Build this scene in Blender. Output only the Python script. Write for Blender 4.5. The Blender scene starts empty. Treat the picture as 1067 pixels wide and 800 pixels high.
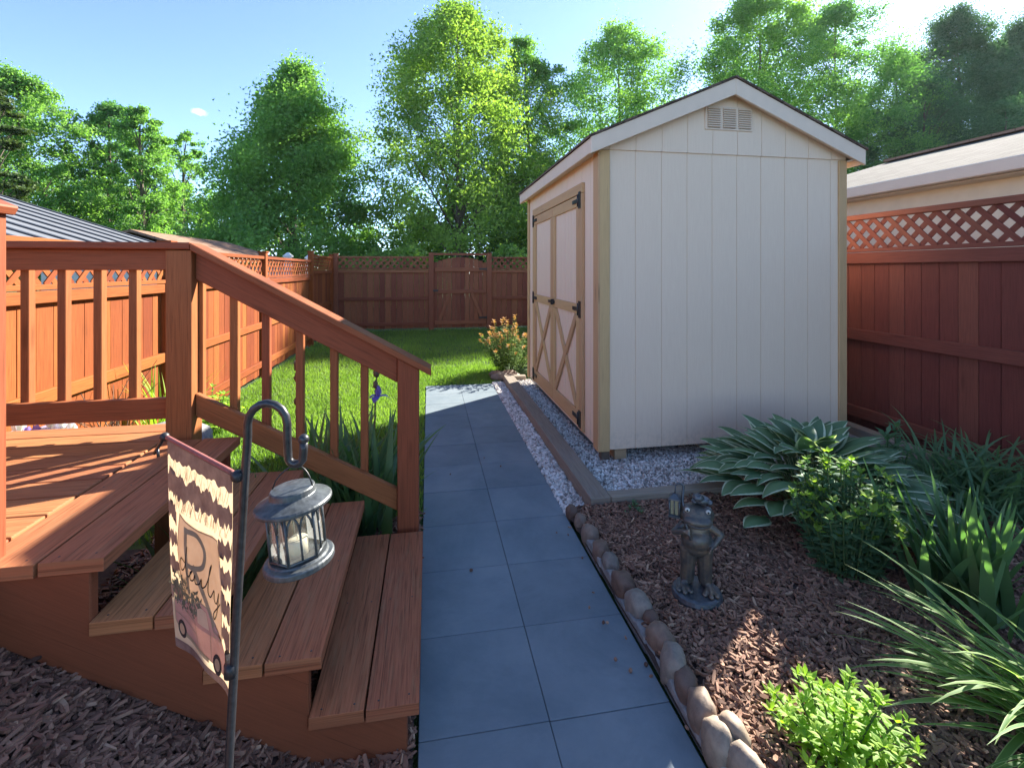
import bpy, bmesh, math, random
import numpy as np
from mathutils import Vector, Matrix, Euler, noise as mnoise

# ------------------------------------------------------------------ camera, sky, sun, exposure
S = bpy.context.scene
TH = math.radians(9.87)                      # the camera looks 9.87 degrees right of the path's direction (+Y)
RGT = Vector((math.cos(TH), -math.sin(TH), 0)); FWD = Vector((math.sin(TH), math.cos(TH), 0))
cam_d = bpy.data.cameras.new('camera'); cam = bpy.data.objects.new('camera', cam_d)
S.collection.objects.link(cam)
cam.location = (0, 0, 1.6); cam.rotation_euler = (math.pi/2, 0, -TH)
cam_d.sensor_width = 36; cam_d.lens = 16.87; cam_d.shift_y = -0.1115
cam_d.clip_start = 0.05; cam_d.clip_end = 2000
S.camera = cam

SUN_EL, SUN_AZ = math.radians(31.5), math.radians(52.0)    # azimuth from +Y towards +X
w = bpy.data.worlds.new('World'); S.world = w; w.use_nodes = True
wn = w.node_tree.nodes; wl = w.node_tree.links
sky = wn.new('ShaderNodeTexSky'); sky.sky_type = 'NISHITA'; sky.sun_disc = False
sky.sun_elevation = SUN_EL; sky.sun_rotation = SUN_AZ
sky.air_density = 0.55; sky.dust_density = 0.12; sky.ozone_density = 2.0
bg = wn['Background']; bg.inputs['Strength'].default_value = 0.118
# one small wisp of cloud high over the back fence
tc = wn.new('ShaderNodeTexCoord')
cdir = (RGT*(-0.652) + FWD + Vector((0, 0, 0.328))).normalized()
sub = wn.new('ShaderNodeVectorMath'); sub.operation = 'SUBTRACT'; sub.inputs[1].default_value = cdir
wl.new(tc.outputs['Generated'], sub.inputs[0])
mulv = wn.new('ShaderNodeVectorMath'); mulv.operation = 'MULTIPLY'; mulv.inputs[1].default_value = (55, 55, 140)
wl.new(sub.outputs[0], mulv.inputs[0])
cn = wn.new('ShaderNodeTexNoise'); cn.inputs['Scale'].default_value = 90; cn.inputs['Detail'].default_value = 5
wl.new(tc.outputs['Generated'], cn.inputs['Vector'])
ln = wn.new('ShaderNodeVectorMath'); ln.operation = 'LENGTH'; wl.new(mulv.outputs[0], ln.inputs[0])
ad = wn.new('ShaderNodeMath'); ad.operation = 'ADD'
wl.new(ln.outputs['Value'], ad.inputs[0]); wl.new(cn.outputs['Fac'], ad.inputs[1])
mr = wn.new('ShaderNodeMapRange'); mr.inputs['From Min'].default_value = 0.5; mr.inputs['From Max'].default_value = 1.35
mr.inputs['To Min'].default_value = 0.8; mr.inputs['To Max'].default_value = 0.0
wl.new(ad.outputs[0], mr.inputs['Value'])
cm = wn.new('ShaderNodeMix'); cm.data_type = 'RGBA'; cm.inputs['B'].default_value = (6, 6, 6.2, 1)
wl.new(mr.outputs[0], cm.inputs['Factor']); wl.new(sky.outputs[0], cm.inputs['A'])
wl.new(cm.outputs['Result'], bg.inputs['Color'])

sd = bpy.data.lights.new('sun', 'SUN'); sun = bpy.data.objects.new('sun', sd); S.collection.objects.link(sun)
sd.energy = 5.0; sd.angle = math.radians(0.5); sd.color = (1.0, 0.93, 0.82)
sdir = Vector((math.cos(SUN_EL)*math.sin(SUN_AZ), math.cos(SUN_EL)*math.cos(SUN_AZ), math.sin(SUN_EL)))
sun.rotation_euler = sdir.to_track_quat('Z', 'Y').to_euler(); sun.location = sdir*60

vs = S.view_settings
vs.view_transform = 'Standard'; vs.look = 'None'; vs.exposure = 2.0; vs.gamma = 1; vs.use_curve_mapping = False
S.render.engine = 'CYCLES'
S.cycles.use_denoising = True
S.cycles.max_bounces = 8; S.cycles.diffuse_bounces = 4; S.cycles.transparent_max_bounces = 8
S.cycles.sample_clamp_indirect = 4

# ------------------------------------------------------------------ helpers
random.seed(11)
COL = S.collection
R = random.uniform

def at(px, py, z=0.0):
    "world point at height z that the 1067x800 photograph shows at (px, py)"
    D = 500*(1.6 - z)/(py - 281.0)
    p = RGT*((px - 533.5)/500*D) + FWD*D
    return Vector((p.x, p.y, z))
def cw(a, d, z):
    p = RGT*a + FWD*d
    return Vector((p.x, p.y, z))

def root_loc(o):
    while o.parent: o = o.parent
    return Vector(o.location)

def tag(o, label=None, cat=None, group=None, kind=None):
    if label: o['label'] = label
    if cat: o['category'] = cat
    if group: o['group'] = group
    if kind: o['kind'] = kind
    return o
def thing(name, label, cat, loc=(0, 0, 0), group=None, rz=0):
    o = bpy.data.objects.new(name, None); COL.objects.link(o)
    o.empty_display_size = 0.1
    o.location = loc; o.rotation_euler = (0, 0, rz)
    return tag(o, label, cat, group)

class MB:
    "collects shapes; build() links them as ONE mesh object"
    def __init__(s): s.V, s.F, s.UV, s.R, s.M, s.S = [], [], [], [], [], []
    def add(s, vs, fs, uvs=None, rnd=None, mat=0, smooth=False):
        b = len(s.V); s.V += [tuple(v) for v in vs]
        r = random.random() if rnd is None else rnd
        for i, f in enumerate(fs):
            s.F.append([b + k for k in f])
            s.UV.append(uvs[i] if uvs else [(vs[k][0], vs[k][1]) for k in f])
            s.R.append(r); s.M.append(mat); s.S.append(smooth)
    def box(s, c, size, rot=None, rnd=None, mat=0, top_scale=None):
        c = Vector(c); hx, hy, hz = size[0]/2, size[1]/2, size[2]/2
        L = max(range(3), key=lambda i: size[i])
        loc = [Vector((sx*hx, sy*hy, sz*hz)) for sz in (-1, 1) for sy in (-1, 1) for sx in (-1, 1)]
        if top_scale:
            for k in range(4, 8): loc[k].x *= top_scale; loc[k].y *= top_scale
        fs = [(0, 2, 3, 1), (4, 5, 7, 6), (0, 1, 5, 4), (2, 6, 7, 3), (0, 4, 6, 2), (1, 3, 7, 5)]
        ax = [2, 2, 1, 1, 0, 0]
        ou, ov = R(0, 50), R(0, 50)
        uvs = []
        for f, a in zip(fs, ax):
            o = [i for i in range(3) if i != a]
            ui, vi = (L, [i for i in o if i != L][0]) if L in o else (o[0], o[1])
            k = 1 if L in o else 0.25
            uvs.append([(loc[i][ui]*k + ou, loc[i][vi] + ov + (0.37 if a == o[0] else 0)) for i in f])
        m = rot if rot is not None else Matrix.Identity(3)
        s.add([c + m @ v for v in loc], fs, uvs, rnd, mat)
    def board(s, p0, p1, wid, th, up=(0, 0, 1), rnd=None, mat=0):
        "a board from p0 to p1; wid across (perpendicular to up), th along up"
        p0, p1 = Vector(p0), Vector(p1); d = (p1 - p0); l = d.length; d.normalize()
        sd_ = Vector(up).cross(d).normalized(); u = d.cross(sd_).normalized()
        m = Matrix((d, sd_, u)).transposed()
        s.box((p0 + p1)/2, (l, wid, th), m, rnd, mat)
    def prism(s, poly, off, rnd=None, mat=0, uvaxes=None):
        "closed polygon of 3D points extruded by vector off"
        poly = [Vector(p) for p in poly]; off = Vector(off); n = len(poly)
        vs = poly + [p + off for p in poly]
        nrm = Vector((0, 0, 0))
        for i in range(n): nrm += poly[i].cross(poly[(i+1) % n])
        fl = nrm.dot(off) > 0
        fs = [list(range(n)), list(range(n, 2*n))[::-1]] + [[i, i+n, (i+1) % n + n, (i+1) % n] for i in range(n)]
        if fl: fs = [f[::-1] for f in fs]
        e = (poly[1] - poly[0]).normalized() if uvaxes is None else Vector(uvaxes[0])
        g = nrm.normalized().cross(e) if uvaxes is None else Vector(uvaxes[1])
        ou = R(0, 40)
        uvs = [[(vs[k].dot(e) + ou, vs[k].dot(g)) for k in f] for f in fs]
        s.add(vs, fs, uvs, rnd, mat)
    def tube(s, pts, rad, n=8, cap=True, rnd=None, mat=0, smooth=True):
        pts = [Vector(p) for p in pts]
        if not hasattr(rad, '__len__'): rad = [rad]*len(pts)
        vs = []; x = None
        for i, p in enumerate(pts):
            d = (pts[min(i+1, len(pts)-1)] - pts[max(i-1, 0)]).normalized()
            if x is None: x = d.orthogonal().normalized()
            x = (x - d*x.dot(d)).normalized(); y = d.cross(x)
            for k in range(n):
                a = 2*math.pi*k/n
                vs.append(p + (x*math.cos(a) + y*math.sin(a))*rad[i])
        fs, uv = [], []
        for i in range(len(pts)-1):
            for k in range(n):
                k2 = (k+1) % n
                fs.append([i*n+k, i*n+k2, (i+1)*n+k2, (i+1)*n+k])
                uv.append([(i*.2, k*.03), (i*.2, k*.03+.03), (i*.2+.2, k*.03+.03), (i*.2+.2, k*.03)])
        if cap:
            fs.append(list(range(n))[::-1]); fs.append([(len(pts)-1)*n + k for k in range(n)])
            uv += [[(0, 0)]*n, [(0, 0)]*n]
        s.add(vs, fs, uv, rnd, mat, smooth)
    def lathe(s, prof, c, n=32, rnd=None, mat=0, smooth=True, ang0=0.0):
        "profile of (r, z) turned about the vertical through c"
        vs = []
        for r, z in prof:
            for k in range(n):
                a = 2*math.pi*k/n + ang0
                vs.append((c[0] + r*math.cos(a), c[1] + r*math.sin(a), c[2] + z))
        fs = []
        for i in range(len(prof)-1):
            for k in range(n):
                k2 = (k+1) % n
                fs.append([i*n+k, i*n+k2, (i+1)*n+k2, (i+1)*n+k])
        fs.append(list(range(n))[::-1]); fs.append([(len(prof)-1)*n + k for k in range(n)])
        s.add(vs, fs, None, rnd, mat, smooth)
    def ball(s, c, rad, sub=2, rot=None, rnd=None, mat=0, jitter=0.0, seed=0, pw=1.0):
        bm = bmesh.new(); bmesh.ops.create_icosphere(bm, subdivisions=sub, radius=1)
        if not hasattr(rad, '__len__'): rad = (rad,)*3
        m = rot if rot is not None else Matrix.Identity(3)
        vs = []
        for v in bm.verts:
            q = v.co.copy()
            if pw != 1: q = Vector([math.copysign(abs(x)**pw, x) for x in q])
            if jitter: q *= 1 + jitter*mnoise.noise(q*1.6 + Vector((seed*7.3, seed*3.1, seed))) + jitter*.30*mnoise.noise(q*4.5 + Vector((seed*2.3, seed, 4)))
            vs.append(Vector(c) + m @ Vector((q.x*rad[0], q.y*rad[1], q.z*rad[2])))
        fs = [[v.index for v in f.verts] for f in bm.faces]; bm.free()
        s.add(vs, fs, None, rnd, mat, True)
    def build(s, name, mats, parent=None, local=False, bevel=0.0, bseg=1, sharp=None):
        me = bpy.data.meshes.new(name)
        o0 = Vector((0, 0, 0)) if (local or parent is None) else root_loc(parent)
        me.from_pydata([(v[0]-o0.x, v[1]-o0.y, v[2]-o0.z) for v in s.V], [], s.F)
        uvl = me.uv_layers.new(name='UVMap')
        flat = [c for f in s.UV for p in f for c in p]
        uvl.data.foreach_set('uv', flat)
        a = me.attributes.new('rnd', 'FLOAT', 'FACE'); a.data.foreach_set('value', s.R)
        me.polygons.foreach_set('material_index', s.M); me.polygons.foreach_set('use_smooth', s.S)
        for m in (mats if isinstance(mats, (list, tuple)) else [mats]): me.materials.append(m)
        me.update()
        o = bpy.data.objects.new(name, me); COL.objects.link(o)
        if parent is not None: o.parent = parent
        if bevel:
            b = o.modifiers.new('bevel', 'BEVEL'); b.width = bevel; b.segments = bseg
            b.limit_method = 'ANGLE'; b.angle_limit = math.radians(40)
        return o

def origin_to(o, p):
    "move a lone mesh's origin to p"
    p = Vector(p); o.data.transform(Matrix.Translation(-p)); o.location = p; return o

def np_obj(name, V, F, mat, parent=None, uv=None, rnd=None, smooth=False, origin=None, matidx=None):
    V = np.asarray(V, dtype=np.float32); F = np.asarray(F, dtype=np.int32); k = F.shape[1]
    me = bpy.data.meshes.new(name)
    o0 = origin if origin is not None else (root_loc(parent) if parent is not None else Vector((0, 0, 0)))
    V = V - np.array(o0, dtype=np.float32)
    me.vertices.add(len(V)); me.vertices.foreach_set('co', V.ravel())
    me.loops.add(F.size); me.loops.foreach_set('vertex_index', F.ravel())
    me.polygons.add(len(F)); me.polygons.foreach_set('loop_start', np.arange(0, F.size, k, dtype=np.int32))
    me.update(calc_edges=True)
    if uv is not None:
        l = me.uv_layers.new(name='UVMap'); l.data.foreach_set('uv', np.asarray(uv, dtype=np.float32)[F.ravel()].ravel())
    if rnd is not None:
        a = me.attributes.new('rnd', 'FLOAT', 'FACE'); a.data.foreach_set('value', np.asarray(rnd, dtype=np.float32))
    if matidx is not None: me.polygons.foreach_set('material_index', np.asarray(matidx, dtype=np.int32))
    me.polygons.foreach_set('use_smooth', np.full(len(F), smooth))
    for m in (mat if isinstance(mat, (list, tuple)) else [mat]): me.materials.append(m)
    me.update()
    o = bpy.data.objects.new(name, me); COL.objects.link(o)
    if parent is not None: o.parent = parent
    elif origin is not None: o.location = origin
    return o

# ------------------------------------------------------------------ materials
class NT:
    def __init__(s, name):
        s.m = bpy.data.materials.new(name); s.m.use_nodes = True
        s.n = s.m.node_tree.nodes; s.l = s.m.node_tree.links
        s.p = s.n['Principled BSDF']; s.out = s.n['Material Output']
    def node(s, t, **kw):
        x = s.n.new(t)
        for k, v in kw.items(): setattr(x, k, v)
        return x
    def link(s, a, b): s.l.new(a, b)
    def rnd(s):
        a = s.node('ShaderNodeAttribute'); a.attribute_name = 'rnd'; return a.outputs['Fac']
    def coords(s, kind='UV', scale=(1, 1, 1)):
        t = s.node('ShaderNodeTexCoord'); m = s.node('ShaderNodeMapping'); m.inputs['Scale'].default_value = scale
        s.link(t.outputs[kind], m.inputs['Vector']); return m.outputs[0]
    def noise(s, vec, scale, detail=4, rough=.55, dist=0.0):
        x = s.node('ShaderNodeTexNoise'); x.inputs['Scale'].default_value = scale; x.inputs['Detail'].default_value = detail
        x.inputs['Roughness'].default_value = rough; x.inputs['Distortion'].default_value = dist
        if vec is not None: s.link(vec, x.inputs['Vector'])
        return x.outputs['Fac']
    def ramp(s, fac, stops):
        x = s.node('ShaderNodeValToRGB'); e = x.color_ramp.elements
        while len(e) < len(stops): e.new(0.5)
        for i, (p, c) in enumerate(stops):
            e[i].position = p; e[i].color = (*c, 1) if len(c) == 3 else c
        s.link(fac, x.inputs['Fac']); return x.outputs['Color']
    def math(s, op, a, b=0.0, c=None):
        x = s.node('ShaderNodeMath', operation=op)
        for i, v in enumerate((a, b) if c is None else (a, b, c)):
            if isinstance(v, (int, float)): x.inputs[i].default_value = v
            else: s.link(v, x.inputs[i])
        return x.outputs[0]
    def mix(s, fac, a, b, mode='MIX'):
        x = s.node('ShaderNodeMix', data_type='RGBA', blend_type=mode)
        for key, v in (('Factor', fac), ('A', a), ('B', b)):
            if isinstance(v, (int, float)): x.inputs[key].default_value = v
            elif isinstance(v, tuple): x.inputs[key].default_value = (*v, 1) if len(v) == 3 else v
            else: s.link(v, x.inputs[key])
        return x.outputs['Result']
    def bump(s, h, strength=.3, dist=.01):
        b = s.node('ShaderNodeBump'); b.inputs['Strength'].default_value = strength; b.inputs['Distance'].default_value = dist
        s.link(h, b.inputs['Height']); s.link(b.outputs[0], s.p.inputs['Normal'])
    def base(s, c, rough=.6, spec=None, metal=0.0):
        if isinstance(c, tuple): s.p.inputs['Base Color'].default_value = (*c, 1)
        else: s.link(c, s.p.inputs['Base Color'])
        if isinstance(rough, (int, float)): s.p.inputs['Roughness'].default_value = rough
        else: s.link(rough, s.p.inputs['Roughness'])
        s.p.inputs['Metallic'].default_value = metal
        if spec is not None: s.p.inputs['Specular IOR Level'].default_value = spec
        return s.m

def vscale(c, k): return tuple(min(1, x*k) for x in c)

def wood(name, c, var=.5, grain=.45, wear=None, rough=.6, gs=1.0, crack=.5):
    t = NT(name)
    fine = t.noise(t.coords('UV', (1.6*gs, 42*gs, 1)), 3.0, 6, .65, .5)
    broad = t.noise(t.coords('UV', (1.1, 5, 1)), 1.6, 4, .6, .3)
    col = t.ramp(fine, [(.28, vscale(c, 1 - grain)), (.5, c), (.75, vscale(c, 1 + grain*.7))])
    col = t.mix(t.math('MULTIPLY', t.math('SUBTRACT', broad, .5), 1.1), col, vscale(c, .55), 'MIX')
    knots = t.node('ShaderNodeTexVoronoi'); knots.inputs['Scale'].default_value = 1.0
    t.link(t.coords('UV', (1.3, 7.5, 1)), knots.inputs['Vector'])
    kn = t.ramp(knots.outputs['Distance'], [(.05, (1, 1, 1)), (.13, (0, 0, 0))])
    col = t.mix(t.math('MULTIPLY', kn, .45), col, vscale(c, .3))
    k = t.math('ADD', t.math('MULTIPLY', t.rnd(), var), 1 - var*.55)
    h = t.node('ShaderNodeHueSaturation'); t.link(col, h.inputs['Color']); t.link(k, h.inputs['Value'])
    t.link(t.math('ADD', t.math('MULTIPLY', t.rnd(), .018), .491), h.inputs['Hue'])
    col = h.outputs[0]
    if wear:
        wn_ = t.noise(t.coords('UV', (2.2, 16, 1)), 2.2, 6, .7)
        col = t.mix(t.ramp(wn_, [(.5, (0, 0, 0)), (.72, (.55, .55, .55))]), col, wear)
    crk = t.noise(t.coords('UV', (.9*gs, 75*gs, 1)), 2.0, 3, .5, .8)
    col = t.mix(t.ramp(crk, [(.27, (crack, crack, crack)), (.33, (0, 0, 0))]), col, vscale(c, .12))
    t.bump(fine, .3, .002)
    return t.base(col, rough, .16)

STAIN = (.29, .092, .036)
M = {}
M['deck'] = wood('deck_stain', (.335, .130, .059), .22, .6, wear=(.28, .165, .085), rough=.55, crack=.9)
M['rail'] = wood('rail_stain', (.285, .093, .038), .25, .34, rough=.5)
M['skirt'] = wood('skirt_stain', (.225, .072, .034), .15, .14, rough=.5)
M['fence'] = wood('fence_stain', (.235, .063, .018), .6, .42, rough=.65)
M['fence_far'] = wood('fence_stain_far', (.255, .093, .049), .45, .35, rough=.7)
M['fence_right'] = wood('fence_stain_red', (.185, .057, .041), .45, .35, rough=.62)
M['trim'] = wood('tan_trim_paint', (.53, .335, .175), .12, .1, rough=.6)
M['timber'] = wood('landscape_timber', (.27, .225, .175), .3, .35, wear=(.25, .25, .25), rough=.8)
M['oldwood'] = wood('skid_wood', (.42, .31, .19), .3, .3, rough=.8)

def siding_mat():
    t = NT('cream_siding')
    g = t.noise(t.coords('UV', (2.5, 60, 1)), 2.0, 5, .7)
    b = t.noise(t.coords('Object', (1, 1, 1)), 1.4, 3)
    col = t.ramp(g, [(.3, (.745, .565, .42)), (.7, (.805, .63, .475))])
    col = t.mix(t.math('MULTIPLY', b, .25), col, (.66, .53, .42))
    sp = t.node('ShaderNodeSeparateXYZ'); t.link(t.node('ShaderNodeNewGeometry').outputs['Position'], sp.inputs[0])
    dn = t.math('MULTIPLY', t.ramp(t.math('MULTIPLY', sp.outputs['Z'], 1.6), [(.22, (1, 1, 1)), (.55, (0, 0, 0))]), t.ramp(t.noise(t.coords('Object'), 26, 6, .75), [(.45, (0, 0, 0)), (.7, (.6, .6, .6))]))
    col = t.mix(dn, col, (.42, .34, .27))
    t.bump(g, .2, .001)
    return t.base(col, .65, .2)
M['siding'] = siding_mat()
def plain(name, c, rough=.5, nz=.15, scale=20, metal=0.0, bump=.0, spec=None):
    t = NT(name)
    n = t.noise(t.coords('Object'), scale, 5)
    col = t.ramp(n, [(.3, vscale(c, 1-nz)), (.7, vscale(c, 1+nz))])
    if bump: t.bump(n, bump, .004)
    return t.base(col, rough, spec, metal)
M['white_trim'] = plain('cream_trim_paint', (.70, .545, .415), .55, .04, 8)
M['black_iron'] = plain('black_iron', (.018, .018, .02), .45, .3, 60, .0)
M['iron'] = plain('dark_iron_pole', (.05, .05, .055), .38, .3, 90, .6)
M['pewter'] = plain('grey_lantern_metal', (.085, .095, .10), .45, .4, 70, .45, .2)
M['garage_wall'] = plain('beige_garage_wall', (.60, .56, .43), .6, .05, 6)
M['gutter'] = plain('white_gutter', (.55, .49, .40), .4, .03, 6)
M['dark'] = plain('dark_louvre', (.10, .095, .09), .7, .1, 10)
M['vinyl'] = plain('white_vinyl', (.7, .7, .68), .4, .03, 6)

def shingles(name, c, sx=.3, sy=.13):
    t = NT(name)
    b = t.node('ShaderNodeTexBrick')
    t.link(t.coords('UV'), b.inputs['Vector'])
    b.inputs['Scale'].default_value = 1; b.inputs['Brick Width'].default_value = sx; b.inputs['Row Height'].default_value = sy
    b.inputs['Mortar Size'].default_value = .008; b.inputs['Bias'].default_value = 0
    b.inputs['Color1'].default_value = (*vscale(c, .8), 1); b.inputs['Color2'].default_value = (*vscale(c, 1.2), 1)
    b.inputs['Mortar'].default_value = (*vscale(c, .35), 1)
    g = t.noise(t.coords('UV'), 120, 3)
    col = t.mix(.35, b.outputs['Color'], t.ramp(g, [(.3, vscale(c, .5)), (.7, vscale(c, 1.4))]))
    t.bump(b.outputs['Fac'], -.5, .01)
    return t.base(col, .95, .04)
M['shingle_tan'] = shingles('tan_shingles', (.145, .138, .128), .3, .15)
M['shingle_brown'] = shingles('brown_shingles', (.27, .17, .12))
M['shingle_shed'] = shingles('shed_shingles', (.14, .10, .08))
M['metal_roof'] = plain('grey_metal_roof', (.15, .16, .175), .65, .05, 3, .0, .0, .15)
M['seam'] = plain('dark_roof_seam', (.035, .037, .042), .5, .1, 10)

def tile_mat():
    t = NT('slate_blue_paver')
    oc = t.coords('Object')
    a = t.noise(oc, 2.2, 5, .6); b = t.noise(oc, 45, 6, .7); c = t.noise(oc, 260, 2)
    col = t.ramp(a, [(.3, (.100, .145, .176)), (.5, (.138, .186, .216)), (.72, (.184, .230, .254))])
    col = t.mix(t.math('MULTIPLY', b, .35), col, (.215, .25, .28))
    st_ = t.ramp(t.noise(oc, 1.6, 8, .75, .6), [(.46, (0, 0, 0)), (.66, (.5, .5, .5))])
    col = t.mix(st_, col, (.082, .124, .152))
    k = t.math('ADD', t.math('MULTIPLY', t.rnd(), .16), .92)
    h = t.node('ShaderNodeHueSaturation'); t.link(col, h.inputs['Color']); t.link(k, h.inputs['Value'])
    t.bump(t.math('ADD', t.math('MULTIPLY', b, .6), t.math('MULTIPLY', c, .4)), .25, .003)
    return t.base(h.outputs[0], .72)
M['tile'] = tile_mat()
M['joint'] = plain('paver_joint_sand', (.06, .075, .085), .95, .3, 60)

def rnd_mat(name, stops, rough=.85, nz=.25, scale=40, bump=0.0, spec=None):
    t = NT(name)
    col = t.ramp(t.rnd(), stops)
    n = t.noise(t.coords('Object'), scale, 5, .65)
    col = t.mix(nz, col, t.ramp(n, [(.3, (.25, .25, .25)), (.7, (1.35, 1.3, 1.25))]), 'MULTIPLY')
    if bump: t.bump(n, bump, .006)
    return t.base(col, rough, spec)
M['chip'] = rnd_mat('shredded_mulch', [(0, (.072, .038, .026)), (.4, (.200, .103, .068)), (.75, (.33, .19, .125)), (1, (.56, .38, .25))], .85)
M['soil'] = plain('dark_soil', (.05, .03, .024), .95, .45, 35, 0, .6)
M['pebble'] = rnd_mat('white_gravel', [(0, (.20, .18, .165)), (.25, (.46, .43, .40)), (.7, (.68, .66, .63)), (1, (.84, .82, .79))], .7, .2, 60)
M['ledge'] = rnd_mat('river_stone', [(0, (.19, .165, .14)), (.3, (.145, .090, .064)), (.55, (.215, .150, .108)), (.8, (.235, .205, .17)), (1, (.31, .235, .165))], .7, .55, 22, .5)
M['slab'] = rnd_mat('grey_flagstone', [(0, (.20, .205, .21)), (1, (.33, .32, .30))], .85, .5, 30, .5)

def ground_mat():
    t = NT('lawn_soil')
    oc = t.coords('Object')
    col = t.ramp(t.noise(oc, 1.3, 6, .7), [(.3, (.030, .062, .012)), (.6, (.055, .10, .02)), (.8, (.08, .115, .03))])
    t.bump(t.noise(oc, 60, 4), .6, .02)
    return t.base(col, .95)
M['ground'] = ground_mat()

def leaf_mat(name, lo, hi, trans=.45, rough=.5, tip=None, edge=None, gloss=.025):
    t = NT(name)
    col = t.mix(t.rnd(), vscale(lo, 1.2), vscale(hi, 1.2))
    if tip or edge:
        uvn = t.node('ShaderNodeTexCoord'); sx = t.node('ShaderNodeSeparateXYZ'); t.link(uvn.outputs['UV'], sx.inputs[0])
        if edge:
            v = t.math('ABSOLUTE', t.math('SUBTRACT', sx.outputs['Y'], .5))
            v = t.math('ADD', v, t.math('MULTIPLY', t.math('SUBTRACT', t.noise(uvn.outputs['UV'], 7, 3), .5), .12))
            col = t.mix(t.ramp(v, [(.37, (0, 0, 0)), (.41, (1, 1, 1))]), col, edge)
        if tip:
            col = t.mix(t.ramp(sx.outputs['X'], [(.55, (0, 0, 0)), (1, (1, 1, 1))]), col, tip)
    t.n.remove(t.p)
    d = t.node('ShaderNodeBsdfDiffuse'); tr = t.node('ShaderNodeBsdfTranslucent'); g = t.node('ShaderNodeBsdfGlossy')
    g.inputs['Roughness'].default_value = rough + .1; g.inputs['Color'].default_value = (.9, .95, 1, 1)
    t.link(col, d.inputs['Color'])
    t.link(t.mix(1.0, col, (1.3, 1.5, .65), 'MULTIPLY'), tr.inputs['Color'])
    m1 = t.node('ShaderNodeMixShader'); m1.inputs[0].default_value = trans
    t.link(d.outputs[0], m1.inputs[1]); t.link(tr.outputs[0], m1.inputs[2])
    m2 = t.node('ShaderNodeMixShader'); m2.inputs[0].default_value = gloss
    t.link(m1.outputs[0], m2.inputs[1]); t.link(g.outputs[0], m2.inputs[2])
    t.link(m2.outputs[0], t.out.inputs['Surface'])
    return t.m
M['leaf_mid'] = leaf_mat('leaves_mid_green', (.055, .145, .045), (.14, .265, .08), .55)
M['leaf_light'] = leaf_mat('leaves_light_green', (.08, .175, .05), (.20, .33, .085), .6)
M['leaf_yellow'] = leaf_mat('leaves_yellow_green', (.10, .18, .045), (.25, .34, .07), .6)
M['leaf_dark'] = leaf_mat('leaves_dark_green', (.04, .095, .05), (.085, .165, .085), .45)
M['needle'] = leaf_mat('pine_needles', (.03, .06, .018), (.085, .12, .03), .3)
M['grass'] = leaf_mat('grass_blades', (.10, .185, .035), (.21, .31, .06), .45, gloss=.02)
M['iris'] = leaf_mat('iris_leaf', (.06, .135, .055), (.115, .20, .075), .4, gloss=.04)
M['hosta'] = leaf_mat('hosta_leaf', (.07, .14, .065), (.12, .205, .085), .3, edge=(.56, .62, .43), gloss=.04)
M['phlox'] = leaf_mat('bush_leaf', (.055, .125, .062), (.11, .195, .088), .35)
M['phlox_top'] = leaf_mat('sunlit_top_and_yellow_leaf', (.13, .24, .03), (.24, .34, .05), .5)  # sunlight on the bush top put into colour; plain yellow-green leaf elsewhere
M['lime'] = leaf_mat('lime_leaf', (.15, .28, .02), (.32, .46, .05), .5)
M['daylily'] = leaf_mat('daylily_leaf', (.075, .155, .075), (.13, .225, .095), .4)
M['varieg'] = leaf_mat('striped_leaf', (.09, .19, .045), (.19, .31, .07), .5, edge=(.46, .56, .24))
M['nandina'] = leaf_mat('shrub_leaf', (.05, .10, .02), (.13, .19, .04), .4)
M['nandina_tip'] = leaf_mat('orange_shoot', (.30, .14, .06), (.42, .22, .09), .4)
M['bark'] = plain('bark', (.11, .085, .065), .9, .4, 14, 0, .5)
M['stem'] = plain('green_stem', (.06, .11, .03), .7, .2, 30)
M['twig'] = plain('brown_twig', (.12, .075, .045), .8, .2, 30)
M['petal'] = leaf_mat('iris_petal_violet', (.13, .09, .42), (.30, .22, .62), .4)
M['petal_pale'] = leaf_mat('iris_petal_pale', (.45, .42, .68), (.62, .60, .80), .4)

# ------------------------------------------------------------------ ground, lawn, path
PX0, PX1 = -.035, .88                     # path edges
gb = MB(); gb.add([(-120, -120, -.05), (120, -120, -.05), (120, 120, -.05), (-120, 120, -.05)], [(0, 1, 2, 3)])
g = gb.build('ground', M['ground']); tag(g, 'grassy ground reaching away beyond the fences', 'ground', kind='structure')

hz = NT('thin_added_haze'); hz.n.remove(hz.p)
pvn = hz.node('ShaderNodeVolumePrincipled'); pvn.inputs['Color'].default_value = (.86, .93, 1, 1); pvn.inputs['Density'].default_value = .00018; pvn.inputs['Anisotropy'].default_value = .35  # haze added to lighten far trees and lower contrast towards the sun
hz.link(pvn.outputs[0], hz.out.inputs['Volume'])
hb0 = MB(); hb0.box((0, 0, 13.5), (250, 250, 29.2)); o = hb0.build('haze', hz.m); tag(o, 'thin pale haze added to lighten the far trees', 'haze', kind='stuff')
S.cycles.volume_bounces = 0; S.cycles.volume_step_rate = 4

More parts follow.
